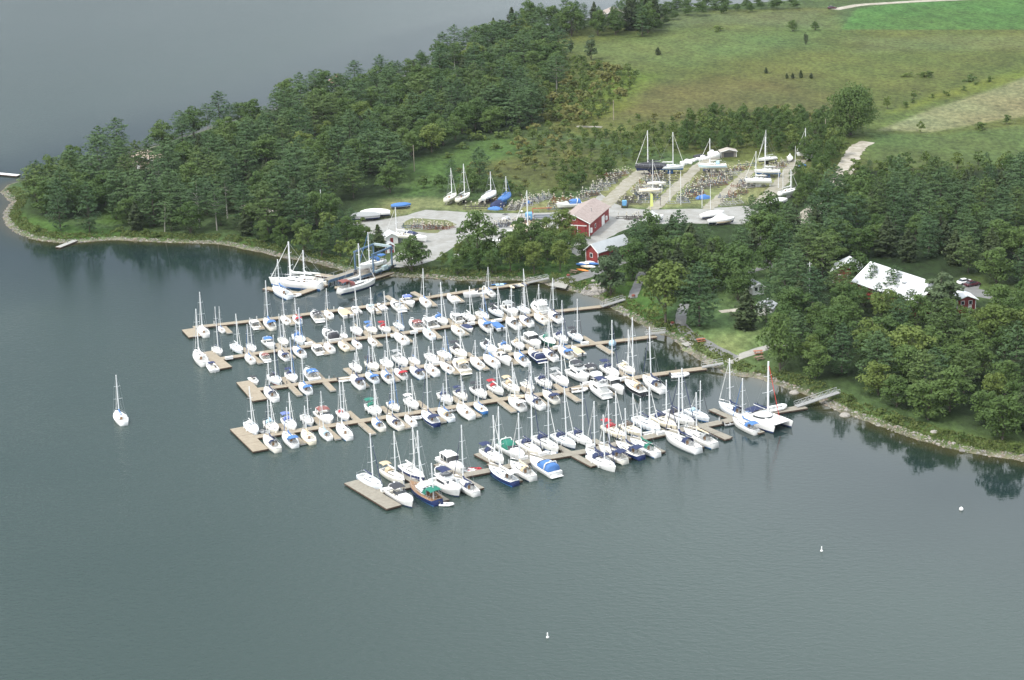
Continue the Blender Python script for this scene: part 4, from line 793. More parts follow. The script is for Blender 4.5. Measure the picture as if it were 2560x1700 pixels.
# ------------------------------------------------------------------ boat builders
def P_(n, k, o, mats=None, **kw): return part(n, MS[k], o, mats, **kw)
def sailboat(o, L, base, ytop, f, land=False, rake=0):
    hull, cover, bim, stripe = f
    gl = random.choice((GELS[0], GELS[0], GELS[1], GELS[2], GELS[3]))
    hm_, sm = HULLC[hull] if hull != 'w' else gl, STRIPE.get(stripe, random.choice((STRIPE['n'], STRIPE['b'], STRIPE['y'], STRIPE['k'], gl)))
    topm = CREAM if hull == 'c' else gl
    h = P_('hull', 'hull', o, [hm_, sm]); P_('deck', 'deck', o, [topm, DECK]); c = P_('cabin', 'cabin', o, [topm])
    P_('cabin_window', 'wp', c); P_('cabin_window', 'ws', c); P_('hatch', 'hatch', c, loc=(-.3, 0, 1.6)); P_('hatch', 'hatch', o, loc=(3.1, 0, 1.24)); P_('companionway', 'companionway', c)
    if ytop is not None:
        k = L / 10; mw = base + Vector((math.cos(o.rotation_euler[2]), math.sin(o.rotation_euler[2]), 0)) * .9 * k
        H = min(24, max(6, zheight(mw, ytop))) / k; s = H / 10
        m = P_('mast', 'mast', o, loc=(.9, 0, 0), sc=(1, 1, s)); P_('standing_rigging', 'rig', o, sc=(1, 1, s)); P_('boom', 'boom', o)
        if not land or cover != '-': P_('sail_cover', 'cover', o, [canvas(cover if cover != '-' else 'w')])
        P_('furled_jib', 'jib', o, [canvas(cover if cover in 'nbk' and random.random() < .6 else 'w')], sc=(1, 1, s))
    if bim != '-':
        P_('dodger', 'dodger', o, [canvas(bim)])
        if random.random() < .5: b_ = P_('bimini', 'bimini', o, [canvas(bim)]); P_('bimini_frame', 'bframe', b_)
    P_('steering_wheel', 'wheel', o); P_('guard_rail', 'rail', o)
    if land: P_('keel', 'keel', o, [sm]); P_('rudder', 'rudder', o, [sm])
    elif random.random() < .7:
        for fx in (-1.5, 1.2): P_('fender', 'fender', o, loc=(fx, 0, 0))
def cruiser(o, L, f):
    hull, cover, bim, stripe = f
    P_('hull', 'mhull', o, [HULLC[hull], STRIPE.get(stripe, STRIPE['n']) if stripe != '-' else HULLC[hull]]); P_('deck', 'mdeck', o); P_('cabin', 'mcabin', o); P_('windscreen', 'mshield', o)
    P_('seats', 'mseat', o); P_('swim_platform', 'mplat', o, [TEAK if cover == 'o' else GEL]); P_('bow_rail', 'mrail', o); mb_ = P_('radar_arch', 'march', o)
    if bim == 'h': P_('hardtop', 'hardtop', o, [GEL], loc=(0, 0, -.1)); P_('wheelhouse_glass', 'hglass', o, loc=(0, 0, -.1)); P_('hardtop_posts', 'hposts', o, loc=(0, 0, -.1))
    elif bim == 'e' or cover == 'e': P_('cockpit_canvas', 'mencl', o, [canvas(bim if bim in CC else 'n')])
    elif bim != '-': c = P_('canopy', 'mtop', o, [canvas(bim)]); P_('canopy_frame', 'mframe', c)
def flyer(o, L, f):
    hull, cover, bim, stripe = f
    P_('hull', 'fhull', o, [HULLC[hull], STRIPE.get(stripe, STRIPE['n'])]); P_('deck', 'fdeck', o); c = P_('saloon', 'fcabin', o); P_('window', 'fwp', c); P_('window', 'fws', c); P_('windscreen', 'fscreen', c)
    fb = P_('flybridge', 'fbridge', o); P_('flybridge_windscreen', 'fbshield', fb); P_('radar_arch', 'farch', o); P_('swim_platform', 'mplat', o); P_('bow_rail', 'mrail', o, loc=(0, 0, .45))
    if bim != '-': t = P_('canopy', 'ftop', o, [canvas(bim)]); P_('canopy_frame', 'fframe', t)
def openboat(o, L, f):
    hull, cover, bim, stripe = f
    P_('hull', 'ohull', o, [HULLC[hull], HULLC[hull]]); P_('deck', 'odeck', o); P_('outboard_motor', 'outboard', o, [GEL if cover == 'w' else DARK])
    if cover in CC and cover != 'w': P_('boat_cover', 'ocover', o, [canvas(cover)])
    else:
        P_('console', 'console', o); P_('seats', 'oseat', o); P_('windscreen', 'oshield', o)
        if bim in CC: c = P_('canopy', 'bimini', o, [canvas(bim)], loc=(3.0, 0, -.1)); P_('canopy_frame', 'bframe', c)
DOCKANG = {1: (19.4, -69), 2: (19.2, -69), 3: (18.2, -69), 4: (19.8, -67), 5: (24.2, -60)}
DOCKN = {1: 'farthest dock', 2: 'second farthest dock', 3: 'middle dock', 4: 'second nearest dock', 5: 'nearest dock'}
ORD = 'zeroth first second third fourth fifth sixth seventh eighth ninth tenth eleventh twelfth thirteenth fourteenth fifteenth sixteenth seventeenth eighteenth nineteenth twentieth'.split()
ROWS = {}       # (dock, side): boats left to right.   zoom x y length heading type top hull/cover/bimini/stripe
ROWS[1, 'near'] = """1 285 795 10 u S 380 w--y;1 475 775 5.8 u S 530 wb--;1 820 725 7.8 u C - w-h-;1 980 715 11 u S 260 wbb-;1 1150 675 8 u S 430 ww--;1 1275 670 8 u S 440 wrr-;1 1480 640 9.5 u C - w-k-;1 1605 615 8 u S 340 wt--
1 1770 595 9.5 u R - wt--;1 1895 570 7 u O - w-w-;1 2055 555 8 u O - w-l-;1 2165 535 6.8 u O - ww-;2 885 730 10 u C - w---;2 1060 670 9 d C - w-p-;2 1285 665 9.2 u S 180 wb--;2 1685 615 8.6 u O - ww--;2 2040 545 10 m C - w---;2 2225 530 8 u S 160 wb--"""
ROWS[2, 'far'] = """1 440 1000 8.5 d S 535 wn--;1 645 975 10 d S 610 ww-g;1 800 970 8.3 d S 650 wn--;1 985 930 8.8 d C - w-b-;1 1135 905 9 d S 640 wn-n;1 1300 875 11 d S 545 wbb-;1 1620 840 11.8 u C - wek-;1 1775 845 6 d S 640 ww-g
1 1910 790 9.5 d S 340 wt-m;1 2060 775 9.5 d S 330 wbb-;1 2205 770 9 d S 370 wrr-;2 920 1020 8.2 d S 620 wb--;2 1155 1010 10.5 u C - w-m-;2 1355 985 10.5 u C - w-h-;2 1525 935 11 d S 380 wbb-;2 1740 910 9 u C - w-h-;2 1935 890 9.8 d S 440 ww-r
3 320 705 10 d S 370 wb--;3 485 665 10.5 d S 370 wwk-;3 650 645 12 d C - w-y-;3 810 640 9.5 d S 150 ww--;3 985 625 13 u F - w---"""
ROWS[2, 'near'] = """1 775 1085 8.5 u S 720 wb--;1 930 1070 7.6 u C - w-m-;1 1130 1050 8.5 u S 610 wnn-;1 1295 1010 10 u S 700 wbb-;1 1485 990 8 u C - w-h-;1 1610 970 9 u S 640 ww--;1 1760 950 8.5 u S 780 ct--;1 1900 930 7.8 u S 600 wn--;1 2065 905 7.2 u S 640 ww--
2 940 1195 10.5 u S 700 wk--;2 1340 1130 10 u S 730 wl--;2 1755 1080 9.6 u S 640 wt--;2 1915 1040 7.6 d R - wn--;3 340 820 11.5 u S 460 wbb-;3 480 820 9 u R - wb--;3 670 790 11 u S 350 wwk-;3 825 765 10.5 u S 370 wnn-;3 995 740 10 u S 335 wt--;3 1165 715 11 u S 260 wnn-"""
ROWS[3, 'far'] = """1 825 1315 7 d O - w-k-;1 1045 1300 10.5 d S 835 wnkr;1 1220 1275 10 d S 860 wbn-;1 1420 1255 11 u C - w-b-;4 1740 110 9.5 d S -130 ww--;5 150 350 10.5 d S 60 wkk-;5 325 330 10 d S -33 ww--;5 485 290 12 d S 50 wwy-;5 650 300 8.5 d S -80 wb--;5 855 265 10.5 d S 0 wk--
5 1010 230 10 d S -75 wb--;5 1175 195 13 d S -25 wwk-;3 400 1085 12.5 d S 850 wwk-;3 590 1080 9.5 d S 750 wbb-;3 740 1050 9.5 d S 800 wtt-;3 910 1015 12 d C - w-h-;3 1095 1000 11.5 d S 600 gggg;3 1245 970 11 d S 525 wnn-;3 1420 950 11 d S 510 wkk-"""
ROWS[3, 'near'] = """4 540 475 12 u S 0 wnn-;4 1020 395 10 u S -80 wbb-;4 1750 300 12 u S -100 wnn-;5 135 490 9.5 u S 120 wbbn;5 315 480 10.5 u S 170 wbb-;5 475 445 9.5 u S 80 wnr-;5 665 430 10.5 u S 30 wnn-;5 840 400 10.5 u S 120 ww--;5 1020 370 10 u S 0 wk--;5 1185 360 12 u C - c-t-
5 1375 320 10.5 u S 50 ww--;5 1540 290 11.5 u S 60 wb--;3 565 1210 12 d C - w---;3 765 1215 12 u S 850 wbb-;3 940 1185 10.5 u C - nen-;3 1105 1165 11 u S 800 wnn-;3 1285 1140 10.5 u S 780 wbb-;3 1430 1120 8.5 u R - wt--"""
ROWS[4, 'far'] = """4 280 955 12 d S 370 www-;4 560 935 12 d S 510 wlll;4 805 895 12 d S 460 wpp-;4 1060 840 10 d S 460 wk--;4 1305 805 12 d C - w-m-;4 1560 775 9.5 d S 300 wwr-;5 165 870 12 d S 540 wgg-;5 400 835 9.5 d S 380 wbb-;5 615 800 10.5 d S 510 www-;5 1015 735 11.5 d S 430 wnn-
5 1195 700 10 d S 430 wnn-;5 1410 665 11.5 d S 450 wkk-;5 1610 630 11 d S 290 wwr-;5 1795 605 12.5 d S 310 wwt-;5 1985 595 9 d S 330 ww--;5 2180 550 11.5 d S 300 wnn-;6 480 515 13 d S -30 wwy-;6 700 470 14 d F - w-k-;6 870 450 12 d C - w-k-;6 1070 415 13 d S -184 wnn-;6 1265 390 11.5 d S -73 wwc-"""
ROWS[4, 'near'] = """4 545 1165 13 u S 560 wnn-;4 805 1110 12 u S 660 wbb-;4 1060 1075 11 u S 640 ct--;4 1300 1035 9.5 u S 435 wll-;4 1560 1000 12.5 u S 300 ww--;5 210 1045 10 u S 620 wbb-;5 400 1020 11.5 u S 550 wnn-;5 590 1000 9 u S 510 wo--;5 820 970 12.5 u S 290 nnn-;5 1005 925 11 u S 560 wbt-
5 1235 890 12 u S 540 ww--;5 1415 850 9 u S 430 bb--;5 1845 800 11.5 u S 430 www-;5 2055 775 12.5 u S 300 wnn-;5 2245 715 11 u S 300 wnn-;6 930 640 14.5 u F - w-n-;6 1120 600 12.5 d C - w-h-;6 1355 605 14 u S -213 ktt-;6 1570 565 15 u S -107 wnn-"""
ROWS[5, 'far'] = """7 400 850 13 d S 140 wn--;7 730 765 13 d S 110 wwt-;7 1015 715 13.5 d S 30 nww-;7 1600 600 13.5 d C - w-h-;5 2860 1490 13.5 d S 930 wnn-;7 2200 470 12.8 d S -130 wwn-;9 245 585 13.5 d C - weg-;9 415 550 13.5 d S -147 wnn-;6 310 1270 14 d S 740 wnn-
6 525 1235 12.5 d S 600 wnn-;6 720 1210 12.5 d S 570 wnn-;6 1115 1130 12.5 d S 650 crr-;6 1320 1105 11 d S 680 coo-;6 1505 1040 14 d S 560 wn--;6 1700 1010 13.5 d S 520 cnn-;6 1890 965 14.5 d S 380 wnk-;6 2100 930 11.5 d S 530 wkl-;8 740 820 14 u S 90 wnn-"""
ROWS[5, 'near'] = """7 850 1080 13.5 d C - w-kn;7 1180 1010 16 u K 100 nwg-;7 1530 930 15 d F - w-nn;7 1790 920 12.5 u S 20 wnn-;9 140 820 14 u S 150 nww-;9 330 770 13.5 u S 210 wctn;9 540 735 13.5 u C - web-;9 1070 640 12.5 u S 95 nnn-;9 1220 610 13.5 u S 80 wnn-;9 1385 570 13.5 u S 160 nnn-
9 1535 545 13.5 u S 65 wgg-;9 1905 490 16 u S -147 wnn-;9 2080 450 14.5 u S 5 wcy-;8 910 1035 12.5 u S 370 wbb-"""
def boat(z, x, y, L, d, T, top, f, label, cat, group=None, ang=0.0, mainang=0.0, ground=None):
    px, py = zz(z, x, y); f = (f + '----')[:4]; k = L / 10
    hd = {'u': ang + 180, 'd': ang, 'm': mainang + 180}.get(d, None); hd = float(d) if hd is None else hd + random.uniform(-2.5, 2.5)
    if ground is None: b = un(px, py, .75 * k); b.z = 0
    else: b = un(px, py, ground + 1.85 * k + .7 * k); b.z = ground + 1.9 * k
    nm = {'S': 'sailboat', 'K': 'ketch', 'C': 'cabin_cruiser', 'F': 'flybridge_cruiser', 'O': 'motorboat', 'R': 'motorboat'}[T]
    wk = k * (1.08 if L < 9 else .97 if L < 13 else .90) * random.uniform(.94, 1.05)
    o = empty(nm, b, math.radians(hd), (k, wk, k)); tag(o, label, cat, group)
    o.rotation_euler[0] = math.radians(random.uniform(-1.2, 1.2)) if ground is None else 0
    yt = None if top in ('-', None) else zz(z, 0, float(top))[1]
    if T in 'SK': sailboat(o, L, b, yt, f, ground is not None)
    if T == 'K':
        P_('mizzen_mast', 'mast', o, loc=(-3.4, 0, 0), sc=(.8, .8, .72)); P_('canopy', 'bimini', o, [canvas('w')], loc=(2.6, 0, .1)); P_('bulwark', 'deck', o, [TEAK, TEAK], loc=(0, 0, .012))
    if T == 'C': cruiser(o, L, f)
    if T == 'F': flyer(o, L, f)
    if T in 'OR': openboat(o, L, f)
    return o
def describe(T, f):
    hull, cover, bim, stripe = (f + '----')[:4]; col = {'w': 'white', 'n': 'navy-hulled', 'c': 'cream', 'k': 'black-hulled', 'g': 'green-hulled', 'b': 'blue-hulled'}[hull]
    noun = {'S': 'sailboat', 'K': 'ketch', 'C': 'cruiser', 'F': 'flybridge cruiser', 'O': 'motorboat', 'R': 'motorboat'}[T]
    if bim in CW and bim != '-': x = ' with %s canopy' % CW[bim]
    elif T == 'R': x = ' under %s cover' % CW[cover]
    elif T == 'S' and cover in CW: x = ' with %s sail cover' % CW[cover]
    elif bim == 'h': x = ' with hardtop'
    elif T in 'CO': x = ', open cockpit'
    else: x = ''
    if T == 'S' and cover == '-': x = ''
    return col + ' ' + noun + x
for (dk, side), txt in ROWS.items():
    rows = [r.split() for r in txt.replace('\n', ';').split(';') if r.strip()]
    rows.sort(key=lambda r: zz(int(r[0]), float(r[1]), float(r[2]))[0])
    for i, r in enumerate(rows):
        z, x, y, L, d, T, top, f = int(r[0]), float(r[1]), float(r[2]), float(r[3]), r[4], r[5], r[6], r[7]
        L *= {1: .82, 2: .80, 3: .77, 4: .74, 5: .77}[dk] * (.86 if T == 'F' else 1)
        pos = ORD[i + 1] + ' from left' if i + 1 < len(ORD) else ('rightmost' if i == len(rows) - 1 else 'next to rightmost')
        lab = '%s, %s on %s side of %s' % (describe(T, f), pos, side, DOCKN[dk])
        if len(lab.split()) > 16: lab = lab.replace(' side of ', ' side, ')
        cat = {'S': 'sailboat', 'K': 'sailboat'}.get(T, 'motorboat')
        boat(z, x, y, L, d, T, top, f, lab, cat, {'S': 'sailboats moored at the floating docks', 'K': 'sailboats moored at the floating docks'}.get(T, 'motorboats moored at the floating docks'), DOCKANG[dk][1], DOCKANG[dk][0])
# boats away from the rows
boat(1, 250, 1070, 11, 'u', 'S', 560, 'ww--', 'white sailboat tied outside the left end pier of the second farthest dock', 'sailboat', None, -69)
boat(1, 375, 1165, 7, 'u', 'O', '-', 'wwn-', 'small white motorboat tied below the left end pier of the second farthest dock', 'motorboat', None, -69)
boat(1, 1110, 380, 11, 'u', 'S', 35, 'wb--', 'white sailboat at the outer end of the boat-lift walkway, with dinghy behind', 'sailboat', None, -58)
boat(1, 1260, 282, 17, '158', 'S', -148, 'ww--', 'largest white yacht, moored on the inside of the boat-lift walkway', 'sailboat')
boat(1, 1395, 258, 13, '158', 'S', -60, 'ww--', 'white sailboat moored behind the largest yacht at the boat-lift walkway', 'sailboat')
boat(1, 1910, 312, 13.5, '42', 'S', -130, 'wwm-', 'white sailboat with brownish-red canopy lying beside the boat-lift piers, bow to shore', 'sailboat')
boat(0, 300, 1044, 8.6, '112', 'S', 938, 'wb--', 'lone white sailboat motoring across open water left of the docks', 'sailboat')
# small tenders
def dinghy(z, x, y, deg, label, col='w', hz=0.0, L=3.0, motor=True):
    px, py = zz(z, x, y); b = un(px, py, hz + .3); b.z = hz
    o = empty('dinghy', b, math.radians(deg), L / 3.0); tag(o, label, 'dinghy', 'dinghies'); P_('inflated_tube', 'tube', o, [canvas(col) if col != 'w' else GEL]); P_('floor', 'floor', o)
    if motor: P_('outboard_motor', 'doutboard', o)
    return o
for a in [(7, 1515, 1180, -10, 'white inflatable dinghy on the water below the ketch stern at the nearest dock'), (1, 1240, 418, 5, 'white dinghy trailing behind the sailboat at the outer end of the lift walkway', 'w', 0, 4.2),
          (6, 700, 640, 12, 'white dinghy alongside the second nearest dock left of the flybridge cruiser', 'w', 0, 4.2), (6, 1885, 465, 8, 'white dinghy alone against the right part of the second nearest dock', 'w', 0, 4.6),
          (8, 710, 1000, 20, 'pale dinghy floating beside the nearest dock near its blue-covered sailboat', 'y', 0, 3.6), (8, 1360, 790, 25, 'long white dinghy upside against the walkway near the catamaran', 'w', .55, 5),
          (8, 965, 858, 10, 'blue-covered dinghy between catamaran and neighbouring sailboat', 'b', 0, 3.8), (7, 1830, 680, -30, 'white inflatable floating between two bows at the nearest dock', 'w', 0, 3.4),
          (7, 1925, 665, 0, 'red inflatable beside the white one at the nearest dock', 'r', 0, 3), (9, 605, 600, -30, 'white inflatable hanging at a yacht bow above the nearest dock', 'w', 0, 3.2),
          (9, 1580, 405, 20, 'cream inflatable under the bows right of the brown-covered boat', 'w', 0, 3.2), (5, 680, 962, 10, 'white dinghy under a dark-covered bow, near side of the second nearest dock', 'w', 0, 3.2),
          (5, 1095, 872, 15, 'grey dinghy tied to the second nearest dock left of its middle', 'y', 0, 3.2), (6, 1880, 1085, 15, 'pale inflatable between bows on the far side of the nearest dock', 'y', 0, 3.6),
          (4, 1600, 275, 12, 'white dinghy along the middle dock just left of a navy-canopied sailboat', 'w', 0, 4), (5, 1840, 720, -15, 'cream inflatable stowed between bows on the second nearest dock', 'c', 0, 4),
          (4, 450, 1005, -40, 'small grey dinghy at the left end of the second nearest dock', 'y', 0, 3), (1, 1510, 190, 10, 'white workboat near the tip of the far lift pier', 'w', 0, 3) if False else (8, 1085, 290, 10, 'pale dinghy') if False else (6, 1060, 545, 5, 'long white inflatable across the dock behind the flybridge cruiser', 'w', .55, 5.5)]:
    dinghy(*a)
# catamaran
def catamaran():
    px, py = zz(8, 1205, 955); b = un(px, py, 1.0); b.z = 0; o = empty('catamaran', b, math.radians(-54), 1.18)
    tag(o, 'big white catamaran with navy canopy moored at the shore end of the nearest dock', 'catamaran')
    for s in (-1, 1): part('hull', hull_mesh('cat', s * 2.35), o); part('hull_deck', deck_mesh('cat', None, .7, .1, s * 2.35), o)
    mb = MB(); mb.box(-4.3, .9, -1.95, 1.95, .75, 1.32, bev=.08); mb.bar((4.0, -2.4, 1.3), (4.0, 2.4, 1.3), .11, 6); part('bridge_deck', mb.mesh('bridge_deck', [GEL]), o)
    mb = MB(); mb.box(.9, 3.95, -1.8, 1.8, 1.2, 1.24); part('trampoline', mb.mesh('trampoline', [canvas('w')]), o)
    R = [(-2.4, 1.75, 1.3, .8), (-1, 1.85, 1.3, .85), (.2, 1.6, 1.3, .8), (1.0, 1.15, 1.3, .55), (1.4, .6, 1.3, .1)]
    c = part('saloon', trunk_loft(R, 'saloon', [GEL]), o)
    mb = MB(); W_ = [(-1.6, -1.87), (-.6, -1.84), (.3, -1.58), (.95, -1.12), (1.22, -.6), (1.3, 0), (1.22, .6), (.95, 1.12), (.3, 1.58), (-.6, 1.84), (-1.6, 1.87)]
    mb.loft([[(x, y, 1.55) for x, y in W_], [(x - .05, y * .985, 1.9) for x, y in W_]]); part('saloon_window', mb.mesh('saloon_window', [GLASS]), c)
    part('canopy', bimini_mesh(-4.2, -2.0, 1.7, 2.25, .15), o, [canvas('n')])
    mb = MB()
    for x in (-4.1, -2.2):
        for s in (-1, 1): mb.bar((x, s * 1.65, 1.3), (x, s * 1.65, 2.3), .04, 4)
    part('canopy_frame', mb.mesh('canopy_frame', [STEEL]), o)
    mw = b; H = zheight(mw, zz(8, 0, 125)[1]) / 1.18; part('mast', MS['mast'], o, loc=(.6, 0, 1.3), sc=(1.3, 1.3, (H - 1.3) / 10))
    part('boom', MS['boom'], o, loc=(-.3, 0, .7)); part('sail_cover', MS['cover'], o, [canvas('n')], loc=(-.3, 0, .8))
    mb = MB(); mb.bar((4.0, 0, 1.4), (.8, 0, H * .93), .06, 5); part('furled_gennaker', mb.mesh('furled_gennaker', [mat('gennaker_red', (.55, .04, .03), .7)]), o)
    mb = MB()
    for s in (-1, 1): mb.bar((-1.5, s * 2.4, 1.2), (.6, 0, H * .9), .02, 3)
    part('shrouds', mb.mesh('shrouds', [WIRE]), o)
catamaran()

# ------------------------------------------------------------------ floating docks
def wood(name, c1, c2):
    m = mat(name, c1, .85, scale=1.3, col2=c2); n = m.node_tree; b = n.nodes['Principled BSDF']; tc = n.nodes.new('ShaderNodeTexCoord')
    wv = n.nodes.new('ShaderNodeTexWave'); wv.inputs['Scale'].default_value = 2.2; wv.inputs['Distortion'].default_value = .4; n.links.new(tc.outputs['Object'], wv.inputs['Vector'])
    bp = n.nodes.new('ShaderNodeBump'); bp.inputs['Strength'].default_value = .3; bp.inputs['Distance'].default_value = .02; n.links.new(wv.outputs['Fac'], bp.inputs['Height']); n.links.new(bp.outputs[0], b.inputs['Normal']); return m
WT = wood('dock_planks', (.30, .255, .19), (.24, .20, .145)); WG = wood('dock_planks_grey', (.25, .23, .185), (.20, .18, .145)); WGG = wood('dock_planks_weathered', (.33, .33, .31), (.27, .27, .255))
WSIDE = mat('dock_side_timber', (.10, .065, .045), .9, .4, 2); FLOAT = mat('float_pale', (.45, .44, .40), .7, .3, 1.5); PILE = mat('pile_steel', (.12, .11, .10), .8, .3, 2)
def pier_mesh(pts, width, top, side, z=.52, th=.36, org=Vector((0, 0, 0)), floats=False):
    mb = MB()
    for i, (a, c) in enumerate(zip(pts[:-1], pts[1:])):
        d = (c - a); d.z = 0; L = d.length; d.normalize(); s = Vector((-d.y, d.x, 0)) * width / 2; zt = z + .003 * (i % 2)
        nseg = max(1, round(L / 6))
        for k in range(nseg):
            p = a + d * (L * k / nseg + (.03 if k else 0)); q = a + d * (L * (k + 1) / nseg); dz = random.uniform(-.02, .02)
            V = [(u.x - org.x, u.y - org.y, zt + dz - h) for h in (0, .07, th) for u in (p - s, q - s, q + s, p + s)]
            mb.add(V, [(0, 1, 2, 3)], 0); mb.add(V, [(4 + j, 4 + (j + 1) % 4, (j + 1) % 4, j) for j in range(4)], 1); mb.add(V, [(8 + j, 8 + (j + 1) % 4, 4 + (j + 1) % 4, 4 + j) for j in range(4)], 1)
    return mb.mesh('pier', [top, side])
def dock(label, main, width, fingers, ends, top, ends_top=None, fw_=1.45):
    W = [un(*p, .5) for p in main]; o = empty('floating_dock', (W[0].x, W[0].y, 0)); tag(o, label, 'dock', 'floating docks'); O = W[0]
    part('walkway', pier_mesh(W, width, top, WSIDE, org=O), o)
    for a, c in ends: part('end_pier', pier_mesh([un(*a, .5), un(*c, .5)], 3.6, ends_top or top, WSIDE, .545, org=O), o)
    for a, c in fingers:
        A, B_ = un(*a, .5), un(*c, .5); f = part('finger_pier', pier_mesh([A, B_], fw_, top, FLOAT if top is not WG else WSIDE, .49, org=O), o)
        mb = MB(); d = (B_ - A).normalized(); s = Vector((-d.y, d.x, 0))
        mb.bar(B_ + d * .2 - s * .7 - O - Vector((0, 0, .25)), B_ + d * .2 + s * .7 - O - Vector((0, 0, .25)), .24, 6)
        part('float', mb.mesh('float', [FLOAT]), f)
    mb = MB()
    for a, c in zip(W[:-1], W[1:]):
        k = max(1, int((c - a).length / 14))
        for j in range(k):
            q = a.lerp(c, (j + .5) / k) + Vector((0, width / 2 + .15, 0)) - O; mb.bar((q.x, q.y, -1), (q.x, q.y, 1.25), .11, 6)
    part('piles', mb.mesh('piles', [PILE]), o); return o
z1 = lambda x, y: zz(1, x, y); z2 = lambda x, y: zz(2, x, y); z3 = lambda x, y: zz(3, x, y); z4 = lambda x, y: zz(4, x, y); z5 = lambda x, y: zz(5, x, y); z6 = lambda x, y: zz(6, x, y); z7 = lambda x, y: zz(7, x, y); z8 = lambda x, y: zz(8, x, y); z9 = lambda x, y: zz(9, x, y)
dock('farthest long floating dock with tan planks, nearest the bushes', [z1(180, 752), z1(1080, 650), z2(780, 685), z2(1950, 500), z3(850, 318)], 2.2,
     [(z1(500, 740), z1(570, 808)), (z1(850, 685), z1(910, 765)), (z1(1175, 645), z1(1235, 718)), (z1(1520, 610), z1(1580, 672)), (z1(1810, 570), z1(1865, 625)), (z1(2100, 545), z1(2145, 600)), (z2(730, 572), z2(870, 665)), (z2(960, 690), z2(1030, 765)),
      (z2(1110, 518), z2(1300, 610)), (z2(1320, 620), z2(1440, 718)), (z2(1720, 575), z2(1835, 660)), (z2(2110, 555), z2(2190, 605))], [(z1(130, 768), z1(205, 848))], WT)
dock('second farthest long floating dock, tan planks, ending at the cove footbridge', [z1(470, 1080), z1(1400, 945), z1(1800, 880), z2(900, 1125), z2(1680, 1010), z3(560, 745), z3(1170, 652), z3(1700, 595), z3(1790, 580)], 2.2,
     [(z1(700, 965), z1(895, 1125)), (z1(1050, 920), z1(1235, 1070)), (z1(1360, 860), z1(1470, 935)), (z1(1700, 850), z1(1870, 985)), (z1(1540, 945), z1(1590, 1030)), (z1(1975, 785), z1(2155, 945)), (z2(790, 1020), z2(1090, 1245)), (z2(1600, 905), z2(1900, 1135)),
      (z2(1380, 1070), z2(1510, 1188)), (z3(215, 700), z3(330, 790)), (z3(730, 760), z3(800, 828)), (z3(880, 620), z3(960, 690)), (z3(1060, 700), z3(1110, 770)), (z3(540, 670), z3(600, 730))], [(z1(310, 1010), z1(520, 1180))], WT)
dock('middle long floating dock, tan planks, ending at the lawn corner', [z4(370, 410), z4(1150, 305), z4(1700, 240), z5(0, 470), z5(700, 360), z5(1400, 265), z3(900, 1125), z3(1600, 1035), z3(2361, 945)], 2.2,
     [(z4(700, 240), z4(950, 490)), (z4(1170, 165), z4(1420, 425)), (z4(1590, 110), z4(1890, 365)), (z5(230, 340), z5(445, 525)), (z5(570, 290), z5(795, 480)), (z5(905, 225), z5(1150, 440)), (z5(1260, 195), z5(1500, 390)), (z5(1620, 150), z5(1850, 325)),
      (z3(810, 1040), z3(1080, 1225)), (z3(1170, 1010), z3(1410, 1190)), (z3(1490, 945), z3(1640, 1035)), (z3(1680, 1045), z3(1840, 1145))], [(z4(160, 300), z4(390, 560))], WT)
dock('second nearest long floating dock, tan planks, ending at a white-railed gangway', [z4(250, 1085), z4(1100, 960), z4(1800, 850), z5(400, 940), z5(1200, 820), z5(1700, 740), z5(2361, 655), z6(800, 580), z6(1300, 500), z6(1500, 465), z6(2190, 375)], 2.3,
     [(z4(650, 890), z4(1000, 1170)), (z4(1140, 800), z4(1490, 1100)), (z4(1620, 715), z4(1980, 1030)), (z5(250, 830), z5(570, 1080)), (z5(670, 765), z5(990, 1010)), (z5(1080, 715), z5(1405, 945)), (z5(1490, 645), z5(1820, 890)), (z5(1900, 595), z5(2215, 820)),
      (z6(400, 565), z6(700, 765)), (z6(850, 525), z6(1110, 695)), (z6(1150, 405), z6(1470, 620))], [(z4(75, 950), z4(400, 1265))], WT)
dock('nearest long floating dock with grey-brown planks and a catamaran at its shore end', [z7(400, 1020), z7(900, 920), z7(1400, 820), z7(1800, 745), z7(2361, 640), z9(450, 665), z9(1000, 575), z9(1500, 455), z9(2000, 350), z8(350, 1030), z8(800, 935), z8(1250, 850), z8(1760, 765)], 2.5,
     [(z7(820, 715), z7(1500, 1125)), (z7(1370, 585), z7(2020, 950)), (z7(1960, 430), z7(2200, 560)), (z9(20, 700), z9(310, 878)), (z9(310, 575), z9(700, 795)), (z9(680, 530), z9(1045, 725)), (z9(1030, 465), z9(1380, 655)), (z9(1340, 430), z9(1720, 590)),
      (z9(1640, 345), z9(2100, 545)), (z9(1960, 275), z9(2120, 340)), (z9(2130, 350), z9(2361, 460)), (z8(440, 800), z8(740, 930)), (z8(340, 1055), z8(700, 1205)), (z8(780, 950), z8(1150, 1130))], [(z7(110, 845), z7(740, 1225))], WG, None, 1.7)
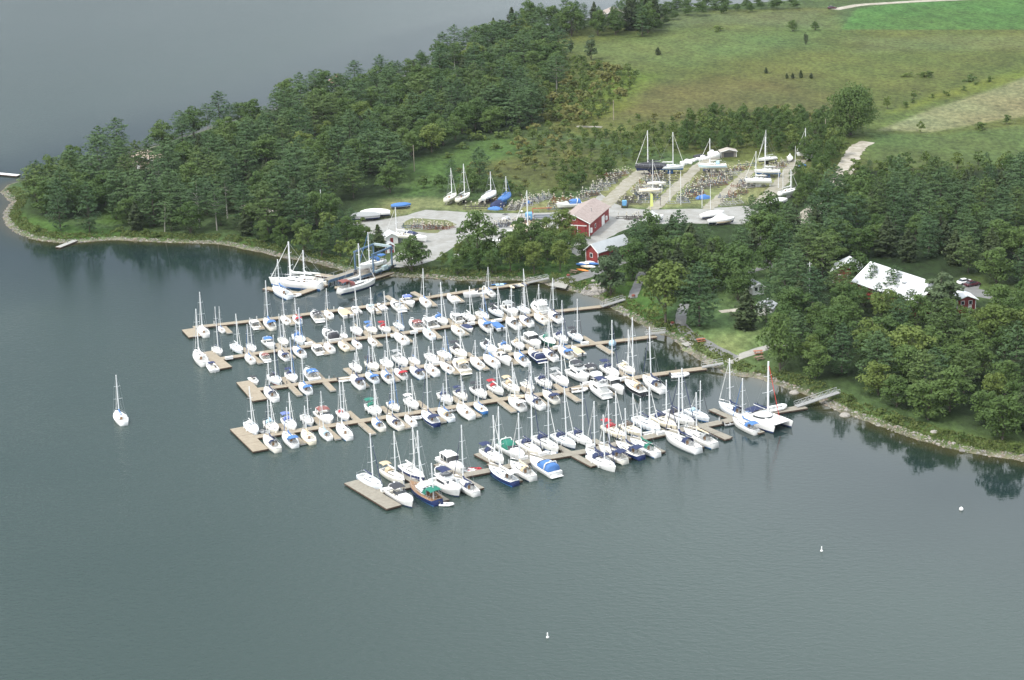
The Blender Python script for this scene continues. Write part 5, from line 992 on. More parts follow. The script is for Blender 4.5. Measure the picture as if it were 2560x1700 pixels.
def gangway(a, c, label, za=.6, zc=1.5, truss=True):
    A = un(*a, za); B_ = un(*c, zc); d = B_ - A; L = d.length; o = empty('gangway', A, math.atan2(d.y, d.x)); tag(o, label, 'gangway', 'gangways between docks and shore')
    sl_ = -math.asin((B_.z - A.z) / L); o.rotation_euler[1] = sl_; mb = MB(); mb.box(0, L, -.75, .75, -.08, .08); part('deck', mb.mesh('gangway_deck', [mat('gangway_alloy', (.27, .27, .26), .7, .2, 2)]), o)
    for s in (-1, 1):
        mb = MB(); y = s * .75; mb.bar((0, y, 1.05), (L, y, 1.05), .045, 4); mb.bar((0, y, .55), (L, y, .55), .03, 4); k = max(3, int(L / 1.8))
        for j in range(k + 1):
            mb.bar((L * j / k, y, 0), (L * j / k, y, 1.05), .035, 4)
            if j < k and truss: mb.bar((L * j / k, y, 0), (L * (j + 1) / k, y, 1.05), .03, 4)
        part('handrail', mb.mesh('handrail', [mat('rail_alloy', (.45, .46, .46), .5, .1, 2)]), o)
gangway(z3(840, 318), z3(1095, 262), 'truss gangway from the farthest dock to the bushes')
gangway(z3(1720, 595), z3(1990, 510), 'truss gangway at the poplar, second farthest dock')
gangway(zz(12, 880, 1105), zz(12, 1060, 1085), 'short railed gangway from the middle dock to the cove bank')
gangway(zz(12, 1400, 1410), zz(12, 1600, 1375), 'short railed gangway from the second nearest dock to the lawn corner', truss=False)
gangway(z8(1630, 765), z8(2230, 565), 'longest gangway, white trussed, from the nearest dock to the leafy shore', zc=2.2)
# dock boxes and mooring bits
def small_thing(name, mesh, mats, p, rz, label, cat, group=None, sc=1):
    o = part(name, mesh, None, mats, loc=p, rot=(0, 0, rz), sc=(sc, sc, sc) if not isinstance(sc, tuple) else sc); tag(o, label, cat, group); return o
mb = MB(); mb.box(-.75, .75, -.35, .35, 0, .55, bev=.05); mb.box(-.78, .78, -.38, .38, .55, .66, bev=.04); BOX = mb.mesh('dock_box', [GEL])
for q, dk in [(z1(1400, 935), 2), (z2(850, 1170), 2), (z2(1130, 1120), 2), (z3(180, 810), 2), (z3(500, 770), 2), (z5(900, 335), 3), (z5(1180, 290), 3), (z3(1520, 1042), 3), (z3(1190, 1090), 3), (z9(1400, 395) if False else z9(1700, 415), 5), (z9(1010, 545), 5), (z7(610, 985), 5), (z6(790, 575), 4), (z9(540, 620), 5), (z9(350, 660), 5), (z1(560, 1085), 2), (z6(1200, 520), 4)]:
    p = un(*q, .55); p.z = .53; small_thing('dock_box', BOX, None, p, math.radians(DOCKANG[dk][0]), 'white storage box on the %s walkway' % DOCKN[dk], 'box', 'storage boxes on the %s' % DOCKN[dk], (1.3, 1.1, 1))


# power pedestals along the walkways
mb = MB(); mb.box(-.13, .13, -.13, .13, 0, 1.0, 0, bev=.02); mb.box(-.16, .16, -.16, .16, 1.0, 1.12, 1, bev=.02); PED = mb.mesh('power_pedestal', [mat('pedestal_grey', (.50, .52, .52), .5), GLASS])
MAINS = {1: [z1(180, 752), z1(1080, 650), z2(780, 685), z2(1950, 500)], 2: [z1(470, 1080), z1(1400, 945), z2(900, 1125), z2(1680, 1010), z3(1170, 652)], 3: [z4(370, 410), z4(1700, 240), z5(700, 360), z5(1400, 265), z3(1600, 1035)], 4: [z4(250, 1085), z4(1800, 850), z5(1200, 820), z5(2361, 655), z6(1500, 465)], 5: [z7(400, 1020), z7(1400, 820), z9(450, 665), z9(1500, 455), z8(350, 1030), z8(1250, 850)]}
for dk, pts_ in MAINS.items():
    for a, c in zip(pts_[:-1], pts_[1:]):
        A, B_ = un(*a, .55), un(*c, .55); n_ = max(1, int((B_ - A).length / 8)); nn_ = Vector((-(B_ - A).y, (B_ - A).x, 0)).normalized() * .8
        for j in range(n_): p = A.lerp(B_, (j + .5) / n_) + nn_; p.z = .53; small_thing('power_pedestal', PED, None, p, 0, 'small grey power pedestal on the %s walkway' % DOCKN[dk], 'pedestal', 'power pedestals on the %s' % DOCKN[dk])
# ------------------------------------------------------------------ buildings
RED = striped('barn_red', (.27, .04, .038), 1.2, 'X', .8, .5, .3); REDD = mat('barn_red_board', (.24, .03, .03), .8, .2, 1); WHT = mat('white_trim', (.72, .72, .70), .6); ROOFW = striped('white_metal_roof', (.56, .57, .58), .8, 'Y', .5, .6, .12)
ROOFT = mat('brown_shingle', (.33, .27, .245), .9, scale=1.2, col2=(.26, .21, .19)); ROOFG = striped('grey_metal_roof', (.38, .40, .41), .8, 'Y', .5, .6, .12)
def gable(name, org, ang, W, L, he, hr, wall, roof, label, over=.5, cat='building', fronttrim=False):
    """org = front left corner on the ground, x = along the front (W), y = back (L)"""
    o = empty(name, org, ang); tag(o, label, cat)
    mb = MB(); V = [(0, 0, 0), (W, 0, 0), (W, 0, he), (W / 2, 0, hr), (0, 0, he), (0, L, 0), (W, L, 0), (W, L, he), (W / 2, L, hr), (0, L, he)]
    mb.add(V, [(0, 1, 2, 3, 4), (6, 5, 9, 8, 7), (1, 6, 7, 2), (5, 0, 4, 9)]); wl = part('wall', mb.mesh('wall', [wall]), o)
    mb = MB(); sl_ = (hr - he) / (W / 2); e = over
    for s in (0, 1):
        a = (-e, he - sl_ * e + .05) if s == 0 else (W + e, he - sl_ * e + .05); r = (W / 2, hr + .05)
        P = [(a[0], -e, a[1]), (r[0], -e, r[1]), (r[0], L + e, r[1]), (a[0], L + e, a[1])]; Q = [(x, y, z + .14) for x, y, z in P]
        mb.add(P + Q, [(0, 1, 2, 3), (7, 6, 5, 4), (0, 4, 5, 1), (3, 2, 6, 7), (0, 3, 7, 4)])
    rf = part('roof', mb.mesh('roof', [roof]), o)
    mb = MB()
    for x in (0.0, W): mb.box(x - .1, x + .1, -.05, .06, 0, he)
    mb.bar((-e, -e - .02, he - sl_ * e + .1), (W / 2, -e - .02, hr + .1), .12, 4); mb.bar((W / 2, -e - .02, hr + .1), (W + e, -e - .02, he - sl_ * e + .1), .12, 4)
    part('trim', mb.mesh('trim', [WHT]), o)
    return o, wl, rf
def wpart(name, par, x0, x1, y0, y1, z0, z1, m, **k):
    mb = MB(); mb.box(x0, x1, y0, y1, z0, z1, **k); return part(name, mb.mesh(name, [m]), par)
def window(par, x, z, w_=1.0, h=1.0, y=-.03, side=None):
    f = wpart('window', par, *( (x - w_ / 2 - .12, x + w_ / 2 + .12, y - .03, y + .03) if side is None else (side - .03, side + .03, x - w_ / 2 - .12, x + w_ / 2 + .12)), z - h / 2 - .12, z + h / 2 + .12, WHT)
    wpart('pane', f, *((x - w_ / 2, x + w_ / 2, y - .045, y - .031) if side is None else (side + .031 * sgn(side), side + .045 * sgn(side), x - w_ / 2, x + w_ / 2)), z - h / 2, z + h / 2, GLASS); return f
# big red barn: eave corners read from the photo at eave height
he = 4.3; A = un(1400, 551, 1.5 + he); B_ = un(1473, 558, 1.5 + he); C_ = un(1500, 515.5, 1.5 + he)
d = (B_ - A); W = d.length; L = (C_ - B_).length; a1 = math.atan2(d.y, d.x); a2 = math.atan2((C_ - B_).y, (C_ - B_).x) - PI / 2; ang = (a1 + a2) / 2
org = B_ - Vector((math.cos(ang), math.sin(ang), 0)) * W; org.z = 1.5
o, wl, rf = gable('red_barn', org, ang, W, L, he, he + 2.3, RED, ROOFT, 'big red barn with white trim and a brown shingle roof in the gravel yard')
mb = MB(); mb.box(W * .08, W * .92, -.22, -.06, 3.3, 3.55); part('door_rail', mb.mesh('door_rail', [WHT]), o)
for k in range(3):
    x0 = W * .12 + k * W * .25; dr = wpart('sliding_door', o, x0 + .03, x0 + W * .25 - .03, -.16, -.03, .05, 3.28, REDD); wpart('door_edge', dr, x0 - .08, x0 + .08, -.19, -.165, .05, 3.28, WHT)
window(wl, W / 2, he + 1.2, .9, .9)
wpart('door', o, W + .01, W + .07, L * .62, L * .62 + 3.0, 0, 3.0, WHT); window(wl, L * .3, 1.9, 1.0, 1.1, side=W)
wpart('electric_cabinet', o, W + .02, W + .6, .4, 1.4, 1.2, 2.6, WHT, bev=.04); wpart('wall_cabinet', o, W + .02, W + .5, L * .8, L * .8 + 1, 1, 2.2, WHT)
mb = MB(); mb.bar((W * .78, L * .45, he + .8), (W * .78, L * .45, he + 2.3), .12, 6); part('vent_pipe', mb.mesh('vent_pipe', [STEEL]), rf)
# low red shed with pale roof
he = 3.6; A = un(1471, 619, 1.5 + he); B_ = un(1495, 630, 1.5 + he); C_ = un(1572, 606, 1.5 + he); d = C_ - B_; ang = math.atan2(d.y, d.x)
W = abs((B_ - A).dot(Vector((math.sin(ang), -math.cos(ang), 0)))) + 1.5; W = 4.8; L = d.length; org = B_.copy(); org.z = 1.5
o, wl, rf = gable('red_shed', org + Vector((-math.sin(ang), math.cos(ang), 0)) * W, ang - PI / 2, W, L, he, he + 1.9, RED, ROOFG, 'low red shed with a long pale metal roof beside the upright poplar')
window(wl, W * .45, 2.2, .9, 1.1)
for x, w_ in ((L * .35, 2.2), (L * .6, 2.2), (L * .8, 1.2)): wpart('door', o, W + .01, W + .07, x, x + w_, 0, 2.3, DARK)
# clubhouse with long white roof
def big_white():
    he = 4.4; R1 = un(2183, 657, 1.5 + 8.2); R2 = un(2330, 705, 1.5 + 8.2); d = R2 - R1; ang = math.atan2(d.y, d.x); L = d.length + 1; W = 11.5
    n_ = Vector((math.sin(ang), -math.cos(ang), 0)); org = R1 + n_ * (-W / 2) * -1; org.z = 1.5      # near long side
    # front of the gable faces along -d; x axis across
    o, wl, rf = gable('clubhouse', R1 + n_ * (-W / 2) + Vector((0, 0, 1.5 - R1.z)), ang - PI / 2, W, L, he, 8.2, RED, ROOFW, 'long red building with a white metal roof in the right-hand wood', 1.0)
    for k in range(5): window(wl, L * (.12 + .19 * k), 2.2, 1.2, 1.4, side=W)
    for y in (L * .35, L * .62):
        mb = MB(); mb.box(W * .7, W * .7 + .8, y, y + 1.2, 6.6, 7.0, bev=.05); part('skylight', mb.mesh('skylight', [ROOFG]), rf)
big_white()
R1 = un(2116, 659, 8.5); o, wl, rf = gable('white_roofed_hall', un(2083, 676, 5.0) - Vector((0, 0, 3.5)), math.radians(-18), 6.5, 7.5, 3.6, 5.4, RED, ROOFW, 'white-roofed wing with a pointed gable left of the long white roof', .8)
window(wl, 2, 1.8); window(wl, 4.5, 1.8)
p = gp(2392, 785); o, wl, rf = gable('red_annex', p, math.radians(8), 5, 5, 3.8, 4.8, RED, ROOFW, 'small red annex with white eaves below the parking lot, right of the clubhouse', .6)
window(wl, 1.5, 2.9, .8, .9); window(wl, 3.6, 2.9, .8, .9); wpart('door', o, 3.0, 4.0, -.06, -.01, 0, 2.1, WHT)
for x, y, an, W, L, he, hr, wl_, rf_, lab in [
    (300, 425, -10, 14, 9, 3, 5.2, mat('cottage_wall', (.30, .26, .20), .9), mat('tan_shingle', (.40, .32, .24), .9, .2, 1), 'cottage with a long tan roof hidden in the headland wood'),
    (836, 218, 20, 7, 8, 3.2, 5.6, WHT, mat('red_brown_shingle', (.24, .13, .11), .9, .2, 1), 'small white cottage with red-brown roof at the back of the headland wood'),
    (1503, 56, 5, 15, 11, 3, 5.8, mat('grey_wall', (.33, .31, .28), .9), mat('grey_brown_shingle', (.30, .25, .22), .9, .2, 1), 'lakeside cottage with grey-brown roof between the far trees'),
    (1882, 738, 15, 3.2, 4, 2.2, 3.1, WHT, ROOFG, 'small white pump hut with grey roof half behind the pines by the lawn'),
    (886, 545 + 0, 0, 0, 0, 0, 0, None, None, None),
    (1890, 788, -20, 4.2, 4.5, 2.2, 3.2, WHT, ROOFG, 'pale-roofed pavilion right of the cone-shaped cedar')]:
    if lab: q = gp(x, y); o, wl, rf = gable('cottage' if W > 6 else 'hut', q, math.radians(an), W, L, he, hr, wl_, rf_, lab, .5); window(wl, W * .3, 1.6, .8, 1); window(wl, W * .7, 1.6, .8, 1); wpart('door', o, W * .46, W * .54, -.06, -.01, 0, 2, WHT)
q = gz(16, 1605, 575); o, wl, rf = gable('red_kiosk', q, math.radians(15), 2.6, 2.8, 2.2, 3.0, RED, ROOFG, 'tiny red hut with grey roof beside the blue boat lift', .3); window(wl, 1.9, 1.3, .6, .7); wpart('door', o, .35, 1.15, -.06, -.01, 0, 1.9, WHT)
q = gz(16, 1610, 400); o, wl, rf = gable('white_shed', q, math.radians(12), 3.6, 4.2, 2.2, 3.2, WHT, ROOFW, 'small shed with bright white roof behind the tiny red hut', .35); wpart('door', o, 1.3, 2.2, -.06, -.01, 0, 1.9, REDD)
q = gz(11, 1145, 350); o, wl, rf = gable('storage_shed', q, math.radians(5), 5.5, 3, 2.0, 2.7, mat('shed_wall', (.22, .2, .17), .9), mat('shed_roof', (.33, .30, .26), .9), 'low brown open shed at the top of the storage yard beside the white tank', .4); wpart('door', o, 1, 4.5, -.06, -.01, 0, 1.7, DARK)

# ------------------------------------------------------------------ boat lift and its piers
BL = mat('lift_blue', (.09, .16, .25), .6, .3, 1.5); BLP = mat('lift_pale', (.34, .42, .43), .6, .2, 1.5)
def pxp(x, y, z): a, b = zz(16, x, y); return un(a, b, z)
def pier(label, a, c, width, zt, m=WG):
    A = pxp(*a, zt); B_ = pxp(*c, zt); d = (B_ - A); L = d.length; o = empty('lift_pier', (A.x, A.y, 0), math.atan2(d.y, d.x)); tag(o, label, 'pier', 'steel lift piers')
    mb = MB(); mb.box(0, L, -width / 2, width / 2, zt - .25, zt); part('decking', mb.mesh('decking', [m]), o)
    mb = MB(); mb.box(-.02, L + .02, -width / 2 - .15, -width / 2 - .01, zt - .75, zt - .02); mb.box(-.02, L + .02, width / 2 + .01, width / 2 + .15, zt - .75, zt - .02); part('girder', mb.mesh('girder', [BL]), o)
    k = max(2, int(L / 3)); mb = MB()
    for j in range(k + 1):
        for s in (-1, 1): mb.bar((L * j / k, s * width * .42, -2), (L * j / k, s * width * .42, zt - .26), .14, 6)
        if j < k: mb.bar((L * j / k, -width * .42, .2), (L * (j + 1) / k, -width * .42, zt - .5), .05, 4)
    part('pile', mb.mesh('pile_row', [BL]), o)
    mb = MB(); mb.bar((0, -width / 2, zt + 1), (L, -width / 2, zt + 1), .04, 4)
    for j in range(k + 1): mb.bar((L * j / k, -width / 2, zt), (L * j / k, -width / 2, zt + 1), .04, 4)
    part('handrail', mb.mesh('handrail', [STEEL]), o); return o
pier('far steel pier of the boat lift, reaching out over the water', (1010, 905), (440, 1085), 2.0, 1.9)
pier('near steel pier of the boat lift, standing on blue piles', (1750, 780), (720, 1120), 2.0, 1.9)
mb = MB(); Q = [pxp(x, y, 1.86) for x, y in ((880, 905), (1290, 800), (1480, 860), (1060, 975))]; mb.add([tuple(q) for q in Q] + [(q.x, q.y, .2) for q in Q], [(0, 1, 2, 3), (7, 6, 5, 4), (0, 4, 5, 1), (1, 5, 6, 2), (2, 6, 7, 3), (3, 7, 4, 0)])
tag(part('lift_apron', mb.mesh('lift_apron', [mat('apron_concrete', (.26, .235, .20), .9, .2, 1)])), 'sloping brownish apron between the two lift piers at the shore', 'apron')
dock('floating walkway running out from the boat lift to the open basin, three moored yachts', [zz(16, 415, 1180), zz(16, 0, 1325), z1(1290, 395), z1(940, 335)], 2.6, [], [], WT)
dock('floating walkway below the near lift pier, leading back to the bank', [zz(16, 1770, 930), zz(16, 1250, 1095), zz(16, 800, 1230), zz(16, 600, 1240)], 2.2, [], [], WT)
dock('short stub of floating dock behind the far lift pier', [zz(16, 255, 985), zz(16, 580, 1030)], 2.4, [], [], WT)
def lift():
    zt = 1.5 + 6.6; A, B_, C_, D = pxp(1340, 455, zt), pxp(1600, 492, zt), pxp(1118, 540, zt), pxp(1345, 575, zt)
    cx = (A + B_ + C_ + D) / 4; u = ((B_ - A) + (D - C_)) / 2; v = ((C_ - A) + (D - B_)) / 2; W = u.length; u.normalize(); L = abs(v.dot(Vector((-u.y, u.x, 0))))
    v = Vector((-u.y, u.x, 0)); v = -v if v.y > 0 else v; o = empty('boat_lift', (cx.x, cx.y, 1.9), math.atan2(u.y, u.x)); tag(o, 'tall blue travelling boat lift holding a white sailboat in slings', 'boat lift')
    W = max(6.5, min(W, 9)); L = max(9, min(L, 14)); H = 6.2
    for sx in (-1, 1):
        for sy in (-1, 1):
            mb = MB(); mb.box(sx * W / 2 - .16, sx * W / 2 + .16, sy * L / 2 - .2, sy * L / 2 + .2, .9, H); part('leg', mb.mesh('leg', [BL]), o)
            mb = MB(); mb.bar((sx * W / 2 - .3, sy * L / 2, .6), (sx * W / 2 + .3, sy * L / 2, .6), .6, 12); part('wheel', mb.mesh('wheel', [DARK]), o)
        mb = MB(); mb.box(sx * W / 2 - .18, sx * W / 2 + .18, -L / 2 - .4, L / 2 + .4, H + .01, H + .5); part('top_beam', mb.mesh('top_beam', [BL]), o)
        mb = MB(); mb.box(sx * W / 2 - .2, sx * W / 2 + .2, -L / 2 + .31, L / 2 - .31, .95, 1.4); part('lower_beam', mb.mesh('lower_beam', [BLP]), o)
        mb = MB(); mb.box(sx * W / 2 + .26 * sx, sx * W / 2 + 1.1 * sx, -1, 1, 1.0, 2.2, bev=.06) if sx > 0 else mb.box(sx * W / 2 - .9, sx * W / 2 - .26, -.8, .8, 1.0, 1.9, bev=.06); part('engine_box', mb.mesh('engine_box', [BLP if sx > 0 else BL]), o)
    mb = MB(); mb.box(-W / 2 + .26, W / 2 - .26, L / 2 - .1, L / 2 + .45, H + .05, H + .68); part('cross_beam', mb.mesh('cross_beam', [BLP]), o)
    for y in (-2.2, 2.4):
        mb = MB(); mb.path([(-W / 2 + .3, y, H), (-1.9, y, 2.4), (-.6, y, .9), (.6, y, .9), (1.9, y, 2.4), (W / 2 - .3, y, H)], .07, 4); part('sling', mb.mesh('sling', [DARK]), o)
    return o
lf = lift()
# hoisted sailboat
hb = un(*zz(16, 1330, 720), 5.0); hb.z = 3.55; o = empty('sailboat', hb, math.radians(222), .98); tag(o, 'white sailboat with blue covers hanging in the slings of the blue boat lift', 'sailboat')
random.seed(3); sailboat(o, 9.8, hb, zz(16, 0, 160)[1], 'wbb-', True)

# ------------------------------------------------------------------ boats stored ashore
GZ = 1.5
STD = mat('stand_steel', (.10, .09, .08), .8, .3, 2); STB = mat('stand_blue', (.06, .10, .17), .7, .3, 2); STR_ = mat('stand_rust', (.22, .09, .05), .9, .3, 2); STG = mat('stand_galv', (.36, .36, .35), .6, .2, 2)
def stand_mesh(seed):
    g = random.Random(seed); mb = MB(); L = g.uniform(2.6, 3.6); W = g.uniform(1.1, 1.4)
    for s in (-1, 1): mb.bar((-L, s * W, .12), (L, s * W, .12), .09, 4)
    for x in (-L, -L * .3, L * .35, L): mb.bar((x, -W, .12), (x, W, .12), .08, 4)
    for x in (-L * .8, 0, L * .75):
        for s in (-1, 1):
            h = g.uniform(1.1, 1.9); mb.bar((x, s * W, .1), (x + g.uniform(-.2, .2), s * W * g.uniform(.7, 1.0), h), .07, 4); mb.bar((x, s * W * .3, .1), (x, s * W * .9, h * .7), .05, 4)
            q = (x, s * W * .82, h); mb.box(q[0] - .17, q[0] + .17, q[1] - .17, q[1] + .17, h - .05, h + .10, 1, bev=.03)
    return mb.mesh('boat_cradle', [STD, mat('cradle_pad', (.46, .43, .34), .8)])
CRM = [stand_mesh(i) for i in range(8)]
def ashore(z, x, y, L, d, top, f, label, kind='S', cov=None, std=STD, cat='sailboat'):
    k = L / 10; px, py = zz(z, x, y); b = un(px, py, GZ + 1.7 * k + .55 * k); b.z = GZ + 1.72 * k
    if kind == 'S':
        o = empty('sailboat', b, math.radians(d), (k, k * 1.05, k)); tag(o, label, cat, None); yt = None if top is None else zz(z, 0, top)[1]
        sailboat(o, L, b, yt, f, True)
        if cov: P_('winter_cover', 'tent', o, [canvas(cov)])
    elif kind == 'T':
        b.z = GZ + .95 * k; o = empty('covered_boat', b, math.radians(d), (k, k * 1.1, k)); tag(o, label, cat); P_('hull', 'hull', o, [GEL, STRIPE['n']]); P_('winter_cover', 'tent' if top != 'c' else 'cone', o, [canvas(cov)])
    elif kind == 'C':
        b.z = GZ + .7 * k; o = empty('cabin_cruiser', b, math.radians(d), (k, k, k)); tag(o, label, 'motorboat'); cruiser(o, L, f)
    st = part('boat_stand', CRM[int(x) % 8], None, [std, MATS['cradle_pad']], loc=(b.x, b.y, GZ + .03), rot=(0, 0, math.radians(d)), sc=(k, k * .9, k * (.8 if kind == 'S' else .45))); tag(st, ' '.join(('steel stand under the ' + label.split(',')[0]).split()[:16]), 'boat stand', 'stands under the boats ashore' )
random.seed(11)
for a in [(10, 902, 382, 8.2, 66, 135, 'ww--', 'white sailboat ashore, left one of the pair beside the tree row'), (10, 1008, 380, 8.6, 62, 100, 'wwy-', 'white sailboat ashore, right one of the pair beside the tree row'),
          (11, 550, 465, 9.4, -4, 50, 'ww--', 'white sailboat ashore at the top of the second lane'), (11, 315, 738, 8.0, -8, 370, 'c---', 'cream sailboat on a stand in the left half of the storage yard'),
          (11, 1045, 448, 10, 176, 125, 'l-l-', 'pale blue and white sailboat ashore at the head of the middle lane'), (11, 1692, 368, 7.6, 205, 25, 'w---', 'white sailboat with orange mast foot, back right of the storage yard'),
          (11, 1692, 515, 9.0, 172, 105, 'ww--', 'larger white sailboat in the right pair of the storage yard'), (11, 1585, 622, 9.0, 170, 275, 'ww--', 'lower white sailboat in the right pair of the storage yard'),
          (11, 2162, 300, 8, 190, 0, 'wwy-', 'white sailboat at the far right corner of the yard against the trees')]: ashore(*a)
ashore(11, 315, 462, 10.8, 184, 30, 'nk-n', 'sailboat under a full black cover at the top left of the yard', 'S', 'k')
ashore(10, 1230, 368, 8.5, 60, 165, 'ww--', 'sailboat wrapped in white, third in the row beside the trees', 'S', 'w')
ashore(10, 1362, 385, 8.5, 66, 205, 'bb-b', 'sailboat under a blue tarpaulin, last in the row beside the trees', 'S', 'b', STB)
ashore(15, 1330, 605, 11, 185, 90, 'cto r'.replace(' ', ''), 'old white sailboat with a tall orange mast in front of the red barn')
ashore(10, 465, 706, 9, 160, 465, 'ww--', 'white sailboat parked on the gravel just behind the shore trees')
ashore(10, 175, 525, 9.5, 190, None, '', 'boat under a silver-grey cover at the left end of the gravel', 'T', 'y', cat='boat')
ashore(10, 262, 498, 9.5, 182, None, '', 'boat under a tight white cover beside the silver-grey one', 'T', 'w', cat='boat')
ashore(10, 480, 440, 6.5, 5, None, '', 'small boat under a bright blue cover on the dry grass', 'T', 'b', cat='boat')
ashore(10, 1195, 385, 5.5, 45, None, '', 'small white-covered boat between the white-wrapped and paired sailboats', 'T', 'w', cat='boat')
ashore(15, 1840, 245, 8.5, 190, None, 'web-', 'motorboat with blue tarpaulin behind the red barn', 'C', cat='motorboat'); ashore(10, 605, 700, 8.5, -35, None, 'wen-', 'motorboat with navy cockpit canvas parked on the gravel behind the shore trees', 'C', cat='motorboat')
ashore(11, 1960, 340, 5.8, 80, 'c', '', 'boat wrapped in white like a pointed cone at the back of the yard', 'T', 'w', cat='boat'); ashore(11, 2235, 320, 6.5, 40, 'c', '', 'white-wrapped boat at the far right corner of the yard', 'T', 'w', cat='boat')
ashore(11, 385, 655, 6.5, -10, None, 'w---', 'mastless white hull in the middle of the left cradle rows'); ashore(11, 1945, 750, 8.5, 35, 485, 'ww--', 'white sailboat half hidden by the trees at the right yard lane')
ashore(11, 1800, 850, 8, 20, None, '', 'white-covered boat at the foot of the right yard lane', 'T', 'w', cat='boat'); ashore(11, 1045, 1000, 8, 20, None, '', 'boat under a sharp white tent cover, front of the yard', 'T', 'w', cat='boat')
ashore(11, 1150, 1065, 8.5, 10, 'c', '', 'bulky white-wrapped boat behind the pine group', 'T', 'w', cat='boat'); ashore(11, 335, 1050, 8.5, 30, 'c', '', 'white-wrapped boat right of the red barn, behind the pines', 'T', 'w', cat='boat'); ashore(0, 1812, 585 - 35 + 0, 6, 20, None, '', 'tan-covered boat by the asphalt road behind the pines', 'T', 't', cat='boat')
# cradle rows
g = random.Random(21); n_c = 0
def cradle_row(a, c, n, spread, label, group, cols=(0, 0, 0, 1, 1, 3, 2)):
    for i in range(n):
        t = (i + .5) / n; q = gp(a[0] + (c[0] - a[0]) * t + g.uniform(-spread, spread), a[1] + (c[1] - a[1]) * t + g.uniform(-spread, spread) * .25)
        s = g.uniform(.78, 1.12); m = (STD, STG, STB, STR_)[g.choice(cols)]
        tag(part('boat_cradle', g.choice(CRM), None, [m, MATS['cradle_pad']], loc=(q.x, q.y, q.z + .02), rot=(0, 0, math.radians(g.choice((0, 5, 90, 20)) + g.uniform(-12, 12))), sc=(s, s, s)), label, 'boat cradle', group)
for a, c, n, sp_, wh in [((1455, 500), (1556, 430), 20, 8, 'along the left edge of the storage yard'), ((1566, 512), (1650, 432), 22, 12, 'between the first and second lane'), ((1608, 508), (1680, 440), 12, 8, 'beside the second lane'),
                     ((1702, 508), (1800, 420), 26, 14, 'between the second and third lane'), ((1780, 470), (1862, 412), 16, 8, 'beside the third lane, upper part'), ((1815, 512), (1880, 448), 14, 14, 'between the third and fourth lane'),
                     ((1870, 470), (1962, 402), 18, 9, 'beside the fourth lane, upper part'), ((1268, 524), (1362, 492), 20, 10, 'in the thick cluster left of the barn'), ((1385, 525), (1410, 498), 6, 6, 'in the small group behind the barn truck'),
                     ((1190, 520), (1235, 500), 6, 5, 'on the grass behind the lone broadleaf tree'), ((1030, 566), (1128, 572), 14, 6, 'piled on the grass island'), ((1240, 565), (1330, 555), 9, 8, 'on the gravel left of the blue truck'), ((1560, 545), (1640, 550), 6, 5, 'on the gravel right of the barn')]:
    cradle_row(a, c, n, sp_, 'empty steel boat cradle with pale pads ' + wh, 'cradles ' + wh)
# white bags at the yard's back edge
mb = MB(); mb.box(-.9, .9, -.7, .7, 0, 1.2, bev=.25); BAG = mb.mesh('bulk_bag', [canvas('w')])
for i in range(22):
    t = i / 21; q = gz(11, 690 + 290 * t + g.uniform(-8, 8), 425 - 70 * t + g.uniform(-16, 16)); small_thing('bulk_bag', BAG, None, q, g.uniform(0, 3), 'white bulk bag in the long pile at the back of the storage yard', 'bag', 'pile of white bags', (g.uniform(.6, 1.0), g.uniform(.6, 1.0), g.uniform(.4, .8)))
q = gz(11, 1058, 355); mb = MB(); mb.box(-2, 2, -1.5, 1.5, 0, 2.2, bev=.4); mb.bar((-.6, 0, 2.2), (-.6, 0, 2.9), .7, 10); small_thing('water_tank', mb.mesh('water_tank', [GEL], True), None, q, .1, 'white tank standing beside the low brown shed at the yard back', 'tank')
# tarpaulin heaps
def heap(z, x, y, L, W, H, c, label):
    mb = MB(); R = []; r = random.Random(x)
    for i in range(9):
        t = i / 8; R.append([(-L / 2 + L * t, W / 2 * math.cos(a) * (1 - abs(2 * t - 1) ** 3 * .6), H * math.sin(a) * (.35 + .65 * math.sin(PI * t)) * r.uniform(.75, 1.1)) for a in [PI * j / 8 for j in range(9)]])
    mb.loft(R, cap0=True, cap1=True); q = gz(z, x, y); small_thing('tarpaulin_heap', mb.mesh('tarpaulin_heap', [canvas(c)], True), None, q, r.uniform(-.4, .4), label, 'tarpaulin')
heap(11, 935, 830, 5, 3, 1.3, 'b', 'bright blue tarpaulin heap in the middle cradle rows'); heap(15, 880, 310, 5, 3, 2.6, 'n', 'navy tarpaulin heap in front of the boats ashore'); heap(15, 850, 340, 5, 2.5, 1.0, 'b', 'lower blue tarpaulin spread beside the navy heap')
heap(15, 1290, 262, 2.6, 2, 1, 'b', 'small blue tarpaulin among the thick cradle cluster'); heap(11, 915, 345, 6, 2, 1.2, 'k', 'long black heap behind the white bags'); heap(11, 1000, 500, 4, 2, 1.2, 'n', 'dark blue bundle below the pale blue sailboat'); heap(15, 1200, 560, 7, 1.6, .9, 'c', 'yellowish upturned hulls stacked behind the old sailboat')
heap(11, 2100, 445, 3, 2, 1, 'b', 'blue tarpaulin at the right yard edge under the trees')
